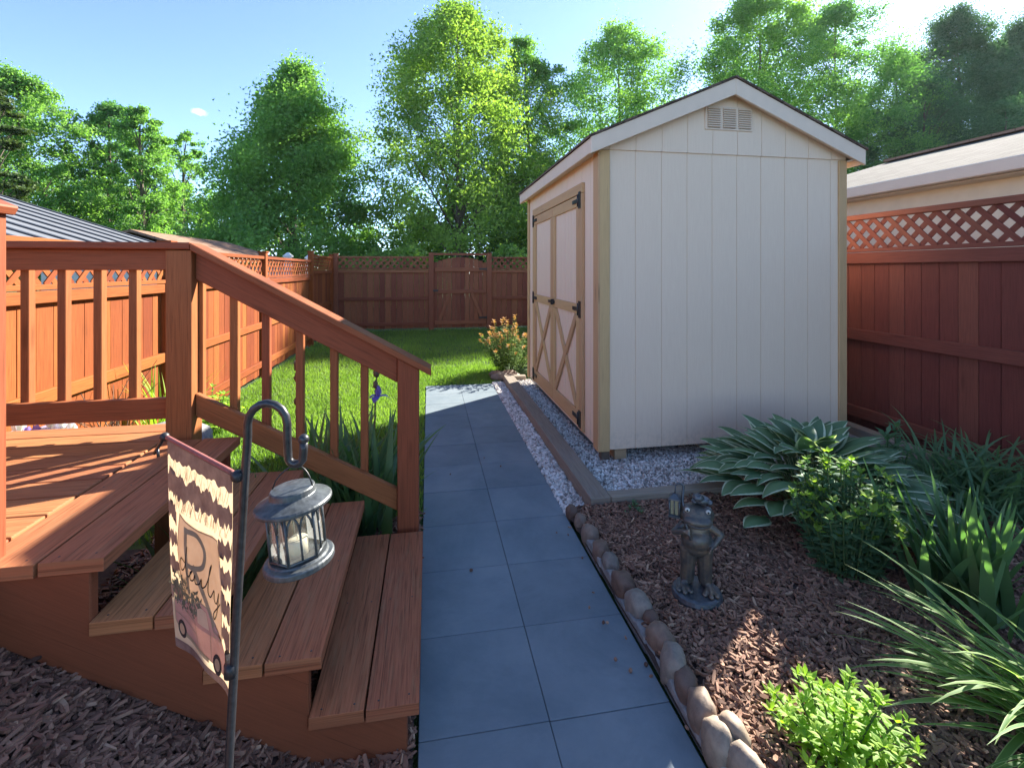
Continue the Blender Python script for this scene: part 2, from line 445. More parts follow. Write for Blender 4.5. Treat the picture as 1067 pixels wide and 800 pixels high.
def patch(name, poly, mat, zf, n=60):
    "a gently uneven sheet over an axis-aligned rectangle"
    x0, y0, x1, y1 = poly; vs, fs = [], []
    for j in range(n+1):
        for i in range(n+1):
            x = x0 + (x1-x0)*i/n; y = y0 + (y1-y0)*j/n
            vs.append((x, y, zf(x, y)))
    for j in range(n):
        for i in range(n):
            a = j*(n+1)+i; fs.append((a, a+1, a+n+2, a+n+1))
    b = MB(); b.add(vs, fs, smooth=True); return b.build(name, mat)
def lawn_z(x, y): return -.012 + .012*mnoise.noise(Vector((x*.8, y*.8, 3)))
o = patch('lawn', (-2.5, 3.0, 4.2, 12.9), M['ground'], lawn_z, 50)
tag(o, 'small sloping back yard lawn between the fences', 'lawn', kind='structure')
o = patch('verge', (-12, 12.9, 14, 40), M['ground'], lambda x, y: -.02, 4)
tag(o, 'rough grass behind the back fence under the trees', 'ground', kind='structure')

pb = MB()
T = .4575
k0 = 1.65
for r in range(-6, 11):
    y0 = k0 + r*T; y1 = y0 + T
    for c in range(2):
        x0 = PX0 + c*T
        g_ = .0013
        dz = R(-.0012, .0012)
        pb.box(((x0*2+T)/2, (y0+y1)/2, -.02 + dz), (T-2*g_, T-2*g_, .05), rnd=R(0, 1))
o = pb.build('path', M['tile'], bevel=.003, bseg=2)
tag(o, 'straight path of square slate blue pavers', 'path', kind='structure')
b = MB(); b.box(((PX0+PX1)/2, 1.9, -.03), (PX1-PX0-.004, 9.4, .055))
tag(b.build('path_bed', M['joint']), 'dark sand joint bed under the pavers', 'path', kind='structure')

# mulch beds
def mulch_z(x, y):
    n = .018*mnoise.noise(Vector((x*3, y*3, 0))) + .008*mnoise.noise(Vector((x*9, y*9, 5)))
    if x < 0:
        up = max(0, -.37 - x)*.565
        f = 1 if y < 1.75 else max(0, 1 - (y-1.75)/.5)
        return .012 + min(up, .62)*f + n*.8
    e = min(1, max(0, (x-.9)/.12))
    return .015 + .03*e + n
o = patch('mulch_bed', (.89, -1.2, 4.2, 3.06), M['soil'], mulch_z, 90)
tag(o, 'dark mulched planting bed between the path and the right fence', 'planting bed', kind='structure')
o = patch('mulch_bank', (-2.6, -1.2, -.05, 3.05), M['soil'], mulch_z, 70)
tag(o, 'dark mulched bank rising beside the stairs', 'planting bed', kind='structure')

def chips(name, n, region, zf, label, seed, size=(.022, .065)):
    rng = np.random.default_rng(seed)
    x0, y0, x1, y1 = region
    P = np.empty((n, 3)); P[:, 0] = rng.uniform(x0, x1, n); P[:, 1] = rng.uniform(y0, y1, n)
    P[:, 2] = [zf(a, b) for a, b in P[:, :2]]
    P[:, 2] += rng.uniform(.002, .02, n)
    L = rng.uniform(size[0], size[1], n)*rng.choice([.7, 1, 1.35], n); W = rng.uniform(.003, .0085, n); H = rng.uniform(.002, .005, n)
    yaw = rng.uniform(0, 6.28, n); pit = rng.normal(0, .22, n); rol = rng.normal(0, .5, n)
    d = np.stack([np.cos(yaw)*np.cos(pit), np.sin(yaw)*np.cos(pit), np.sin(pit)], 1)
    s = np.stack([-np.sin(yaw), np.cos(yaw), np.zeros(n)], 1)
    u = np.cross(d, s); s2 = s*np.cos(rol)[:, None] + u*np.sin(rol)[:, None]; u2 = np.cross(d, s2)
    bend = rng.normal(0, .08, n)
    V = np.empty((n, 12, 3)); k = 0
    for t_ in (-1, 0, 1):
        for (a, b) in ((-1, -1), (1, -1), (1, 1), (-1, 1)):
            tw = 1.0 if t_ == 0 else .55
            V[:, k] = P + d*(t_*L/2)[:, None] + s2*(a*W*tw/1.0)[:, None] + u2*(b*H)[:, None] + u2*((abs(t_)*bend*L)[:, None])
            k += 1
    base = np.arange(n)[:, None, None]*12
    f = []
    for q in (0, 4):
        for i in range(4):
            f.append((q+i, q+(i+1) % 4, q+4+(i+1) % 4, q+4+i))
    f += [(3, 2, 1, 0), (8, 9, 10, 11)]
    F = (base + np.array(f)[None]).reshape(-1, 4)
    r = np.repeat(np.clip(rng.beta(2, 2.6, n), 0, 1), len(f))
    o = np_obj(name, V.reshape(-1, 3), F, M['chip'], rnd=r)
    return tag(o, label, 'mulch', kind='stuff')
chips('mulch', 42000, (.93, .7, 3.6, 3.03), mulch_z, 'shredded brown bark mulch covering the right bed', 3, (.014, .052))
chips('mulch', 18, (.74, .8, .885, 3.1), lambda x, y: .006, 'stray crumbs of bark along the right edge of the pavers', 6, (.005, .020))
chips('mulch', 5, (.0, .8, .74, 4.5), lambda x, y: .006, 'few bark crumbs scattered on the pavers', 7, (.004, .013))
chips('mulch', 20000, (-1.75, .55, -.06, 1.9), mulch_z, 'shredded bark mulch on the bank beside the stairs', 4, (.024, .06))
chips('mulch', 5000, (-1.6, 1.9, -.05, 3.2), mulch_z, 'shredded bark mulch beneath the stairs', 5)

# gravel
def pebbles(name, n, regions, zs, label, seed, size=(.0065, .0135)):
    rng = np.random.default_rng(seed)
    bm = bmesh.new(); bmesh.ops.create_icosphere(bm, subdivisions=1, radius=1)
    bv = np.array([v.co[:] for v in bm.verts]); bf = np.array([[v.index for v in f.verts] for f in bm.faces]); bm.free()
    area = np.array([(r[2]-r[0])*(r[3]-r[1]) for r in regions]); pick = rng.choice(len(regions), n, p=area/area.sum())
    rg = np.array(regions)[pick]; u = rng.random((n, 2))
    P = np.stack([rg[:, 0]+(rg[:, 2]-rg[:, 0])*u[:, 0], rg[:, 1]+(rg[:, 3]-rg[:, 1])*u[:, 1], np.array(zs)[pick] + rng.uniform(-.008, .010, n)], 1)
    sc = rng.uniform(size[0], size[1], (n, 1))*rng.uniform(.6, 1.25, (n, 3))
    v = bv[None]*(1+rng.normal(0, .17, (n, len(bv), 1)))*sc[:, None]
    q = rng.normal(size=(n, 4)); q /= np.linalg.norm(q, axis=1, keepdims=True)
    a, b, c, d = q.T
    Rm = np.stack([np.stack([1-2*(c*c+d*d), 2*(b*c-a*d), 2*(b*d+a*c)], 1), np.stack([2*(b*c+a*d), 1-2*(b*b+d*d), 2*(c*d-a*b)], 1),
                   np.stack([2*(b*d-a*c), 2*(c*d+a*b), 1-2*(b*b+c*c)], 1)], 1)
    v = np.einsum('nij,nkj->nki', Rm, v) + P[:, None]
    F = (np.arange(n)[:, None, None]*len(bv) + bf[None]).reshape(-1, 3)
    o = np_obj(name, v.reshape(-1, 3), F, M['pebble'], rnd=np.repeat(rng.random(n), len(bf)))
    return tag(o, label, 'gravel', kind='stuff')
b = MB(); b.box((2.6, 4.92, -.045), (2.9, 3.64, .15)); b.box((.97, 4.9, -.045), (.155, 3.75, .09))
tag(b.build('gravel_bed', M['slab']), 'level grey bed under the white gravel', 'gravel bed', kind='structure')
pebbles('gravel', 4600, [(.885, 3.02, 1.045, 6.75)], [-.002], 'narrow strip of white stones between pavers and timber', 8, (.009, .019))
pebbles('gravel', 17000, [(1.18, 3.11, 1.42, 6.7), (1.42, 3.11, 3.5, 4.1)], [.035, .035], 'white gravel pad around the shed inside the timbers', 9)

# grass
def grass(name, n, region, label, seed, hgt=(.035, .075), skip=None):
    rng = np.random.default_rng(seed)
    x0, y0, x1, y1 = region
    x = rng.uniform(x0, x1, n); y = rng.uniform(y0, y1, n)
    if skip is not None:
        m = ~skip(x, y); x, y = x[m], y[m]; n = len(x)
    z = np.full(n, -.015); h = rng.uniform(*hgt, n); wd = rng.uniform(.003, .0055, n)
    yaw = rng.uniform(0, 6.28, n); lean = rng.uniform(.1, .75, n); az = rng.uniform(0, 6.28, n)
    s = np.stack([np.cos(yaw), np.sin(yaw), np.zeros(n)], 1); L = np.stack([np.cos(az), np.sin(az), np.zeros(n)], 1)
    P = np.stack([x, y, z], 1); up = np.array([0, 0, 1.])
    V = np.empty((n, 6, 3))
    for k, (t_, ww) in enumerate(((0, 1), (.55, .8), (1, .12))):
        c = P + up*(h*t_*(1-.25*lean*t_))[:, None] + L*(h*lean*t_*t_*.9)[:, None]
        V[:, 2*k] = c - s*(wd*ww)[:, None]; V[:, 2*k+1] = c + s*(wd*ww)[:, None]
    F = (np.arange(n)[:, None, None]*6 + np.array([[0, 1, 3, 2], [2, 3, 5, 4]])[None]).reshape(-1, 4)
    patchy = np.array([mnoise.noise(Vector((a*1.2, b_*1.2, 2.0))) for a, b_ in zip(x, y)])
    r = np.clip(.5 + .45*patchy + rng.normal(0, .2, n), 0, 1)
    o = np_obj(name, V.reshape(-1, 3), F, M['grass'], rnd=np.repeat(r, 2))
    return tag(o, label, 'grass', kind='stuff')
def not_lawn(x, y):
    return ((x > PX0-.01) & (x < 1.16) & (y < 6.72)) | ((x > 1.0) & (y < 6.8))
grass('grass', 60000, (-2.42, 3.15, 1.2, 8.0), 'bright mown grass of the lawn beside the path', 21, skip=not_lawn)
grass('grass', 45000, (-2.42, 8.0, 4.1, 12.85), 'shaded mown grass in front of the back fence', 22, (.04, .085))

# ------------------------------------------------------------------ fences
def lattice(mb, p0, d, n, length, z0, z1, off, slat=.04, pitch=.145, th=.008):
    H = z1 - z0
    for lay, sg in ((0, 1), (1, -1)):
        k = -H if sg > 0 else 0
        while k < (length if sg > 0 else length + H):
            a0, a1 = k, k + sg*H
            t0, t1 = 0.0, 1.0
            lo, hi = min(a0, a1), max(a0, a1)
            if hi <= .02 or lo >= length-.02: k += pitch; continue
            def clip(a): return (a - a0)/(a1 - a0)
            ts = sorted((clip(0), clip(length)))
            t0, t1 = max(0, ts[0]), min(1, ts[1])
            if t1 - t0 > .08:
                f = lambda t_: p0 + d*(a0 + (a1-a0)*t_) + Vector((0, 0, z0 + H*t_)) + n*(off - lay*th*1.05)
                mb.board(f(t0), f(t1), slat, th, up=n)
            k += pitch
def fence(name, label, p0, p1, n, posts, H, mat, post_top=.05, plank=.142, gap=.006, raised=None, first=None):
    p0, p1, n = Vector((*p0, 0)), Vector((*p1, 0)), Vector((*n, 0))
    d = (p1-p0).normalized(); L = (p1-p0).length
    root = thing(name, label, 'fence', tuple((p0+p1)/2))
    at_ = lambda s_, z, off: p0 + d*s_ + n*off + Vector((0, 0, z))
    for q in posts:
        lift = raised[1] if (raised and q >= raised[0]-.01) else 0
        b = MB(); top = H['top'] + post_top + lift
        b.board(at_(q, -.1, .035), at_(q, top, .035), .1, .1, up=n)
        b.box(at_(q, top + .012, .035), (.125, .125, .024))
        b.build('post', mat, root, bevel=.004)
    for a, c in zip(posts[:-1], posts[1:]):
        lift = raised[1] if (raised and a >= raised[0]-.01) else 0
        s0, s1 = a + .052, c - .052
        b = MB(); s_ = s0
        while s_ < s1 - .01:
            w_ = min(plank*R(.97, 1.0), s1 - s_)
            b.board(at_(s_ + w_/2, H['zb'] + R(-.01, .01), R(-.002, .002)), at_(s_ + w_/2, H['bt'] + lift, R(-.002, .002)), w_, .018, up=n)
            s_ += w_ + gap
        b.build('boards', mat, root)
        for (z0, z1) in H['rails']:
            lf = lift if z0 > 1 else 0
            b = MB(); b.board(at_(s0, (z0+z1)/2 + lf, .032), at_(s1, (z0+z1)/2 + lf, .032), .04, z1-z0, up=(0, 0, 1))
            b.build('rail', mat, root, bevel=.004)
        b = MB(); lattice(b, at_(s0, 0, 0), d, n, s1-s0, H['lb'] + lift, H['lt'] + lift, .036, H.get('slat', .04), H.get('pitch', .145))
        b.build('lattice', mat, root)
        b = MB()
        b.board(at_(s0, H['lb'] - .012 + lift, .034), at_(s1, H['lb'] - .012 + lift, .034), .045, .035)
        b.build('lattice_frame', mat, root, bevel=.003)
        b = MB()
        b.board(at_(s0, (H['lt'] + H['top'])/2 + lift, .034), at_(s1, (H['lt'] + H['top'])/2 + lift, .034), .07, H['top']-H['lt'])
        b.build('top_rail', mat, root, bevel=.004)
    return root
HL = dict(zb=.04, bt=1.46, lb=1.50, lt=1.755, top=1.80, rails=[(1.385, 1.465), (.735, .825), (.16, .25)])
fence('wooden_fence', 'sunlit orange stained left fence with lattice top behind the deck', (-2.47, -1.0), (-2.47, 12.85), (1, 0),
      [0, 1.6, 3.75, 6.03, 8.71, 11.65, 13.85], HL, M['fence'], raised=(11.65, .12))
HB = dict(zb=.06, bt=1.60, lb=1.64, lt=1.90, top=1.945, rails=[(1.52, 1.60), (.80, .88), (.14, .22)], pitch=.17, slat=.05)
fence('wooden_fence', 'shaded brown back fence left of the gate with lattice top', (-2.40, 12.9), (.07, 12.9), (0, -1), [.07, 2.47], HB, M['fence_far'])
fence('wooden_fence', 'shaded brown back fence between the gate and the shed', (1.61, 12.9), (4.15, 12.9), (0, -1), [0, 2.47], HB, M['fence_far'])
HR = dict(zb=.06, bt=1.72, lb=1.80, lt=2.085, top=2.135, rails=[(1.66, 1.765), (.91, 1.015), (.15, .256)], pitch=.145, slat=.042)
fence('wooden_fence', 'dark red stained right fence with lattice top beside the shed', (4.2, -1.2), (4.2, 12.8), (-1, 0),
      [0, 1.4, 3.75, 6.2, 8.6, 11.0, 13.9], HR, M['fence_right'])

# gate
gt = thing('garden_gate', 'closed brown wooden gate with arched top in the back fence', 'gate', (.84, 12.9, 0))
gx0, gx1, gy = .125, 1.555, 12.87
b = MB(); n_ = 12; wd = (gx1-gx0)/n_
for i in range(n_):
    xc = gx0 + wd*(i+.5); u = (xc-(gx0+gx1)/2)/((gx1-gx0)/2)
    b.box((xc, gy, (.06 + 1.93 - .16*u*u)/2), (wd-.006, .02, 1.87 - .16*u*u))
b.build('boards', M['fence_far'], gt)
for z in (1.60, 1.02, .2):
    b = MB(); b.box(((gx0+gx1)/2, gy-.035, z), (gx1-gx0-.08, .04, .10)); b.build('rail', M['fence_far'], gt, bevel=.004)
for xa, xb in ((gx0+.42, gx0+.15), (gx1-.42, gx1-.12)):
    b = MB(); b.board((xa, gy-.035, .965), (xb, gy-.035, .255), .08, .036, up=(0, 1, 0)); b.build('brace', M['fence_far'], gt, bevel=.003)
for x in (.07, 1.61):
    b = MB(); b.box((x, 12.86, 1.0), (.13, .13, 2.1)); b.build('post', M['fence_far'], gt, bevel=.005)
b = MB(); b.box((.84, 12.86, 2.01), (1.40, .09, .06)); b.build('top_beam', M['fence_far'], gt, bevel=.004)
for z in (.32, 1.62):
    b = MB(); b.box((gx1-.10, gy-.062, z), (.24, .012, .05)); b.box((gx1+.0, gy-.062, z), (.04, .02, .11)); b.build('hinge', M['black_iron'], gt)
b = MB(); b.box((gx0+.06, gy-.07, 1.05), (.13, .03, .05)); b.build('latch', M['black_iron'], gt)

# ------------------------------------------------------------------ deck with its stairs
dk = thing('wooden_deck', 'red stained wooden deck with stairs and a baluster railing', 'deck', (-1.2, 2.1, 0))
TZ = [.1875, .375, .5625, .75]; NO = [-.030, -.335, -.640, -.945]; Y0, Y1 = 1.60, 2.645
def tread(z, nose, widths, y0=Y0, y1=Y1, name='tread'):
    b = MB(); x = nose
    for w_ in widths:
        b.box((x - w_/2, (y0+y1)/2 + R(-.004, .004), z - .02), (w_, y1-y0, .04))
        for yy in (y0 + .03, (y0+y1)/2, y1 - .03):
            for q in (.22, .78): b.lathe([(.0042, -.004), (.0042, .0006), (.001, .0003)], (x - w_*q + R(-.004, .004), yy + R(-.006, .006), z), 8, mat=1)
        x -= w_ + .007
    return b.build(name, [M['deck'], M['black_iron']], dk, bevel=.006, bseg=2)
for i in range(3): tread(TZ[i], NO[i], (.168, .168))
tread(.75, -.945, (.170, .170), Y0, Y1, 'edge_boards')
# boards of the deck run along X and butt against the edge boards
b = MB(); y = 2.945
while y > -1.0:
    b.box((-1.30 - .58 - .007, y - .07, .73), (1.16, .14, .04)); y -= .147
b.build('decking', M['deck'], dk, bevel=.005, bseg=2)
def stringer(y):
    b = MB(); t_ = .0375
    pr = [(-1.24, .708), (-.985, .708), (-.985, .521), (-.68, .521), (-.68, .334), (-.375, .334), (-.375, .146), (-.068, .146), (-.068, -.03), (-.26, -.03), (-1.24, .525)]
    b.prism([(x, y, z) for x, z in pr], (0, t_, 0), uvaxes=((.87, 0, -.5), (.5, 0, .87)))
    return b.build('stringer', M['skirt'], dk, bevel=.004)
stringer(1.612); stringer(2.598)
# rim joists of the deck
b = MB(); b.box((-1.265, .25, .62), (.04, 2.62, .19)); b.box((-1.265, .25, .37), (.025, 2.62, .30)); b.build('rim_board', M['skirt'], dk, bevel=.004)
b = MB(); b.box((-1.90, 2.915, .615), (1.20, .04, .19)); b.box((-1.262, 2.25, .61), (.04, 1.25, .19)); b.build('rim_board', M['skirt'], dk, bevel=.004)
def post(x0, x1, y0, y1, z0, z1):
    b = MB(); b.box(((x0+x1)/2, (y0+y1)/2, (z0+z1)/2), (x1-x0, y1-y0, z1-z0)); return b.build('post', M['rail'], dk, bevel=.006, bseg=2)
post(-1.355, -1.243, 1.565, 1.675, .30, 1.80)
b = MB(); b.board((-1.46, 1.62, 1.885), (-1.222, 1.62, 1.775), .13, .03); b.build('rail_cap', M['rail'], dk, bevel=.005)
post(-1.312, -1.19, 2.69, 2.81, .3, 1.70)
pA = -1.19
slope = (1.055-1.737)/(.015+1.19)
def capz(x): return 1.737 + (x + 1.19)*slope
b = MB()
b.prism([(-.168, 2.69, -.05), (-.168, 2.69, capz(-.168)-.042), (-.052, 2.69, capz(-.052)-.042), (-.052, 2.69, -.05)], (0, .12, 0), uvaxes=((0, 0, 1), (1, 0, 0)))
b.build('post', M['rail'], dk, bevel=.006, bseg=2)
# level guard rail
b = MB(); b.box((-1.83, 2.745, 1.65), (1.03, .04, .105)); b.build('guard_rail', M['rail'], dk, bevel=.004)
b = MB(); b.box((-1.765, 2.745, 1.7205), (1.15, .145, .035)); b.build('rail_cap', M['rail'], dk, bevel=.005)
b = MB(); b.box((-1.83, 2.745, .889), (1.03, .04, .105)); b.build('guard_rail', M['rail'], dk, bevel=.004)
for i in range(6):
    x = -1.50 - .160*i
    b = MB(); b.box((x, 2.788, 1.265), (.038, .044, .80)); b.build('baluster', M['rail'], dk, bevel=.003)
# sloping stair rail
def sloped(x0, x1, dz0, dz1, y0, y1, name):
    b = MB()
    b.prism([(x0, y0, capz(x0)+dz0), (x0, y0, capz(x0)+dz1), (x1, y0, capz(x1)+dz1), (x1, y0, capz(x1)+dz0)], (0, y1-y0, 0),
            uvaxes=(Vector((1, 0, slope)).normalized(), Vector((-slope, 0, 1)).normalized()))
    return b.build(name, M['rail'], dk, bevel=.004)
sloped(-1.188, .015, -.038, 0, 2.665, 2.81, 'rail_cap')
sloped(-1.188, -.170, -.185, -.042, 2.725, 2.765, 'stair_rail')
sloped(-1.188, -.170, -.893, -.775, 2.725, 2.765, 'stair_rail')
for px in (209, 245, 278, 313, 348.5, 380):
    k = (px - 533.5)/500; D = 2.787/(math.cos(TH) - k*math.sin(TH)); x = (RGT*(k*D) + FWD*D).x
    b = MB(); zt, zb = capz(x) - .10, capz(x) - .90
    b.box((x, 2.787, (zt+zb)/2), (.040, .040, zt-zb)); b.build('baluster', M['rail'], dk, bevel=.003)
# support post below the deck, seen through the open risers
b = MB(); b.box((-1.12, 2.35, .33), (.09, .09, .75)); b.build('support_post', M['rail'], dk)

# ------------------------------------------------------------------ shed
SX0, SX1, SY0, SY1 = 1.36, 3.64, 3.69, 6.45
WB, GL, EV = .145, 2.57, 2.60
CX = 2.497
RS = (3.2-2.66)/(CX-1.25)                   # roof slope
sh = thing('garden_shed', 'cream garden shed with tan trim on a white gravel pad', 'shed', (2.5, 5.07, 0))
def roofz(x): return 3.2 - abs(x-CX)*RS      # top of the shingles
def uz(x): return roofz(x) - .06
def planks(mb, a0, a1, fz0, fz1, place, pitch=.2285, gap=.0055, start=None):
    "vertical grooved siding: place(a, z, depth) gives the point"
    a = a0 if start is None else start
    while a < a1 - .004:
        e = min(a + pitch, a1); s0, s1 = max(a, a0), e - (gap if e < a1 else 0)
        if s1 > s0 + .003:
            pts = [(s0, fz0(s0)), (s1, fz0(s1))]
            if s0 < CX < s1 and fz1(CX) > max(fz1(s0), fz1(s1)) + 1e-4: pts += [(s1, fz1(s1)), (CX, fz1(CX)), (s0, fz1(s0))]
            else: pts += [(s1, fz1(s1)), (s0, fz1(s0))]
            P = [place(p, z, 0) for p, z in pts]
            mb.prism(P, place(0, 0, 1) - place(0, 0, 0), uvaxes=((0, 0, 1), (1, 1, 0)))
        a = e
front = lambda a, z, d_: Vector((a, SY0 + .005*d_, z))
left = lambda a, z, d_: Vector((SX0 + .005*d_, a, z))
b = MB(); planks(b, SX0, SX1, lambda a: WB, lambda a: GL+.02, front, start=SX0-.15)
b.prism([(SX0+.01, SY0+.0045, WB), (SX1-.01, SY0+.0045, WB), (SX1-.01, SY0+.0045, GL), (SX0+.01, SY0+.0045, GL)], (0, .05, 0))
b.build('front_wall', M['siding'], sh)
b = MB(); planks(b, SX0, SX1, lambda a: GL, lambda a: uz(a)-.015, lambda a, z, d_: Vector((a, SY0 - .012 + .014*d_, z)), start=SX0-.15)
b.prism([(SX0+.02, SY0-.0075, GL+.008), (SX1-.02, SY0-.0075, GL+.008), (CX, SY0-.0075, uz(CX)-.02)], (0, .02, 0)); b.build('gable', M['siding'], sh)
b = MB(); planks(b, SY0+.004, SY1, lambda a: WB, lambda a: EV-.02, left, start=SY0+.0)
b.prism([(SX0+.0045, SY0+.02, WB), (SX0+.0045, SY1, WB), (SX0+.0045, SY1, EV), (SX0+.0045, SY0+.02, EV)], (.05, 0, 0))
b.build('side_wall', M['siding'], sh)
b = MB(); b.box(((SX0+SX1)/2, SY1-.02, (WB+EV)/2), (SX1-SX0-.02, .04, EV-WB)); b.box((SX1-.02, (SY0+SY1)/2, (WB+EV)/2), (.04, SY1-SY0-.1, EV-WB))
b.prism([(SX0, SY1-.02, EV), (SX1, SY1-.02, EV), (CX, SY1-.02, uz(CX)-.02)], (0, .04, 0)); b.build('back_wall', M['siding'], sh)
# corner trim
for (x, y, sx, sy) in ((SX0+.036, SY0-.010, .085, .02), (SX1-.034, SY0-.010, .078, .02)):
    b = MB(); b.box((x, y, (WB-.005+GL-.01)/2), (sx, sy, GL-WB)); b.build('corner_trim', M['trim'], sh, bevel=.003)
b = MB(); b.box((SX0-.012, SY0+.038, (WB-.005+EV-.03)/2), (.02, .116, EV-WB-.02)); b.build('corner_trim', M['trim'], sh, bevel=.003)
b = MB(); b.box((SX0-.012, SY1-.03, (WB-.005+EV-.03)/2), (.02, .08, EV-WB-.02)); b.build('corner_trim', M['trim'], sh, bevel=.003)
# roof
b = MB(); yf, yb = SY0-.11, SY1+.11
for sg in (-1, 1):
    xe = CX + sg*(CX-1.235)
    P = [(CX, yf-.012, 3.2), (xe, yf-.012, roofz(xe)), (xe, yb+.012, roofz(xe)), (CX, yb+.012, 3.2)]
    b.prism(P, (0, 0, -.018), uvaxes=((0, 1, 0), (sg*.9, 0, -.4)))
rf = b.build('roof', M['shingle_shed'], sh)
def rake(y, name='rake_board'):
    for sg in (-1, 1):
        xe = CX + sg*(CX-1.25); b = MB()
        o_ = -.021
        P = [(CX, y, 3.2+o_), (xe, y, roofz(xe)+o_), (xe, y, roofz(xe)+o_-.13), (CX, y, 3.2+o_-.135)]
        b.prism(P, (0, .024, 0), uvaxes=(Vector((1, 0, 0)), Vector((0, 0, 1))))
        b.build(name, M['white_trim'], sh, bevel=.003)
rake(yf); rake(yb-.024)
for sg in (-1, 1):
    xe = CX + sg*(CX-1.25)
    b = MB(); b.box((xe + sg*-.012 - sg*.001, (yf+yb)/2, roofz(xe)-.021-.062), (.022, yb-yf-.052, .118)); b.build('fascia', M['white_trim'], sh, bevel=.003)
    b = MB(); b.box(((xe + (SX0 if sg < 0 else SX1))/2, (yf+yb)/2, EV-.045), (abs(xe-(SX0 if sg < 0 else SX1))-.01, yb-yf-.06, .012)); b.build('soffit', M['white_trim'], sh)
for y in (yf + .07, ):
    for sg in (-1, 1):
        xe = CX + sg*(CX-1.26); b = MB()
        P = [(CX, yf+.026, 3.2-.10), (xe, yf+.026, roofz(xe)-.10), (xe, SY0-.014, roofz(xe)-.10), (CX, SY0-.014, 3.2-.10)]
        b.prism(P, (0, 0, -.012)); b.build('soffit', M['white_trim'], sh)
# gable vent: three louvred panels
vt = MB(); vt.box((2.495, SY0-.016, 2.872), (.44, .012, .20)); vent = vt.build('gable_vent', M['white_trim'], sh, bevel=.003)
for i in range(3):
    x = 2.495 + (i-1)*.142
    b = MB(); b.box((x, SY0-.0235, 2.872), (.112, .004, .17), mat=1)
    for j in range(9):
        b.box((x, SY0-.028, 2.797 + j*.0187), (.114, .014, .0095), Matrix.Rotation(-.5, 3, 'X'))
    b.build('louvre', [M['white_trim'], M['dark']], vent)
# double door on the left side
DY0, DY1, DZ0, DZ1 = 4.06, 6.08, .17, 2.37
dt = .092
b = MB(); b.box((SX0-.016, (DY0+DY1)/2, DZ1-.045), (.03, DY1-DY0, .09)); b.build('door_head_trim', M['trim'], sh, bevel=.003)
for y in (DY0+.035, DY1-.035):
    b = MB(); b.box((SX0-.016, y, (DZ0+DZ1-.092)/2), (.03, .07, DZ1-.094-DZ0)); b.build('door_jamb_trim', M['trim'], sh, bevel=.003)
ym = (DY0+DY1)/2
for (a, c) in ((DY0+.074, ym-.004), (ym+.004, DY1-.074)):
    b = MB(); z0, z1 = DZ0+.02, DZ1-.10
    planks(b, a, c, lambda q: z0, lambda q: z1, lambda q, z, d_: Vector((SX0-.012+.010*d_, q, z)), pitch=.10, gap=.006)
    leaf = b.build('door', M['siding'], sh)
    fx = SX0-.021
    for zc, hh in ((z1-.05, .10), (1.245, .09), (z0+.07, .14)):
        b = MB(); b.box((fx, (a+c)/2, zc), (.018, c-a-.004, hh)); b.build('door_rail', M['trim'], leaf, bevel=.002)
    for y in (a+.045, c-.045):
        b = MB()
        b.box((fx-.0015, y, (z0+.142+1.198)/2), (.018, .085, 1.198-z0-.142)); b.box((fx-.0015, y, (1.292+z1-.102)/2), (.018, .085, z1-.102-1.292))
        b.build('door_stile', M['trim'], leaf, bevel=.002)
    for k_, (ya, yb_) in enumerate(((a+.10, c-.10), (c-.10, a+.10))):
        b = MB(); b.board((fx - .003*k_, ya, z0+.16), (fx - .003*k_, yb_, 1.185), .07, .018, up=(1, 0, 0)); b.build('door_brace', M['trim'], leaf, bevel=.002)
for y, sg in ((DY0+.05, 1), (DY1-.05, -1)):
    for z in (2.22, 1.245, .27):
        b = MB(); b.box((SX0-.0365, y, z), (.008, .05, .15)); b.board((SX0-.0385, y, z), (SX0-.0385, y+sg*.20, z), .035, .006, up=(1, 0, 0))
        b.tube([(SX0-.042, y+sg*.03, z-.055), (SX0-.042, y+sg*.03, z+.055)], .008, 8); b.build('hinge', M['black_iron'], sh)
b = MB(); b.box((SX0-.045, ym, 1.255), (.022, .20, .028)); b.box((SX0-.05, ym-.06, 1.255), (.03, .02, .06)); b.build('latch', M['black_iron'], sh)
# skids and blocks
for x in (SX0+.19, CX, SX1-.14):
    b = MB(); b.box((x, (SY0+SY1)/2+.02, .098), (.10, SY1-SY0-.02, .09)); b.build('skid', M['oldwood'], sh)
b = MB(); b.box((CX, SY0+.42, .10), (2.1, .05, .085)); b.box((SX0+.06, SY0+.06, .10), (.07, .06, .085)); b.build('floor_joist', M['bark'], sh)

# landscape timbers round the gravel
def timber(label, p0, p1, rnd, wd=.095):
    b = MB(); b.board(p0, p1, wd, .105, rnd=rnd); o = b.build('landscape_timber', M['timber'], bevel=.007, bseg=2)
    c = (Vector(p0)+Vector(p1))/2; origin_to(o, c)
    return tag(o, label, 'timber')
timber('grey tan timber along the path side of the shed gravel', (1.118, 3.01, .05), (1.118, 6.75, .05), .25, .14)
timber('tan timber across the front of the gravel behind the hosta', (1.191, 3.058, .048), (3.9, 3.058, .048), .8)
timber('short timber at the far end of the gravel by the orange shrub', (1.191, 6.70, .048), (1.36, 6.70, .048), .9)
b = MB(); b.board((4.03, 2.7, .06), (4.03, 5.6, .06), .1, .1); o = b.build('landscape_timber', M['timber'], bevel=.006); origin_to(o, (4.03, 4.1, .06))
tag(o, 'weathered timber lying along the foot of the red fence', 'timber')

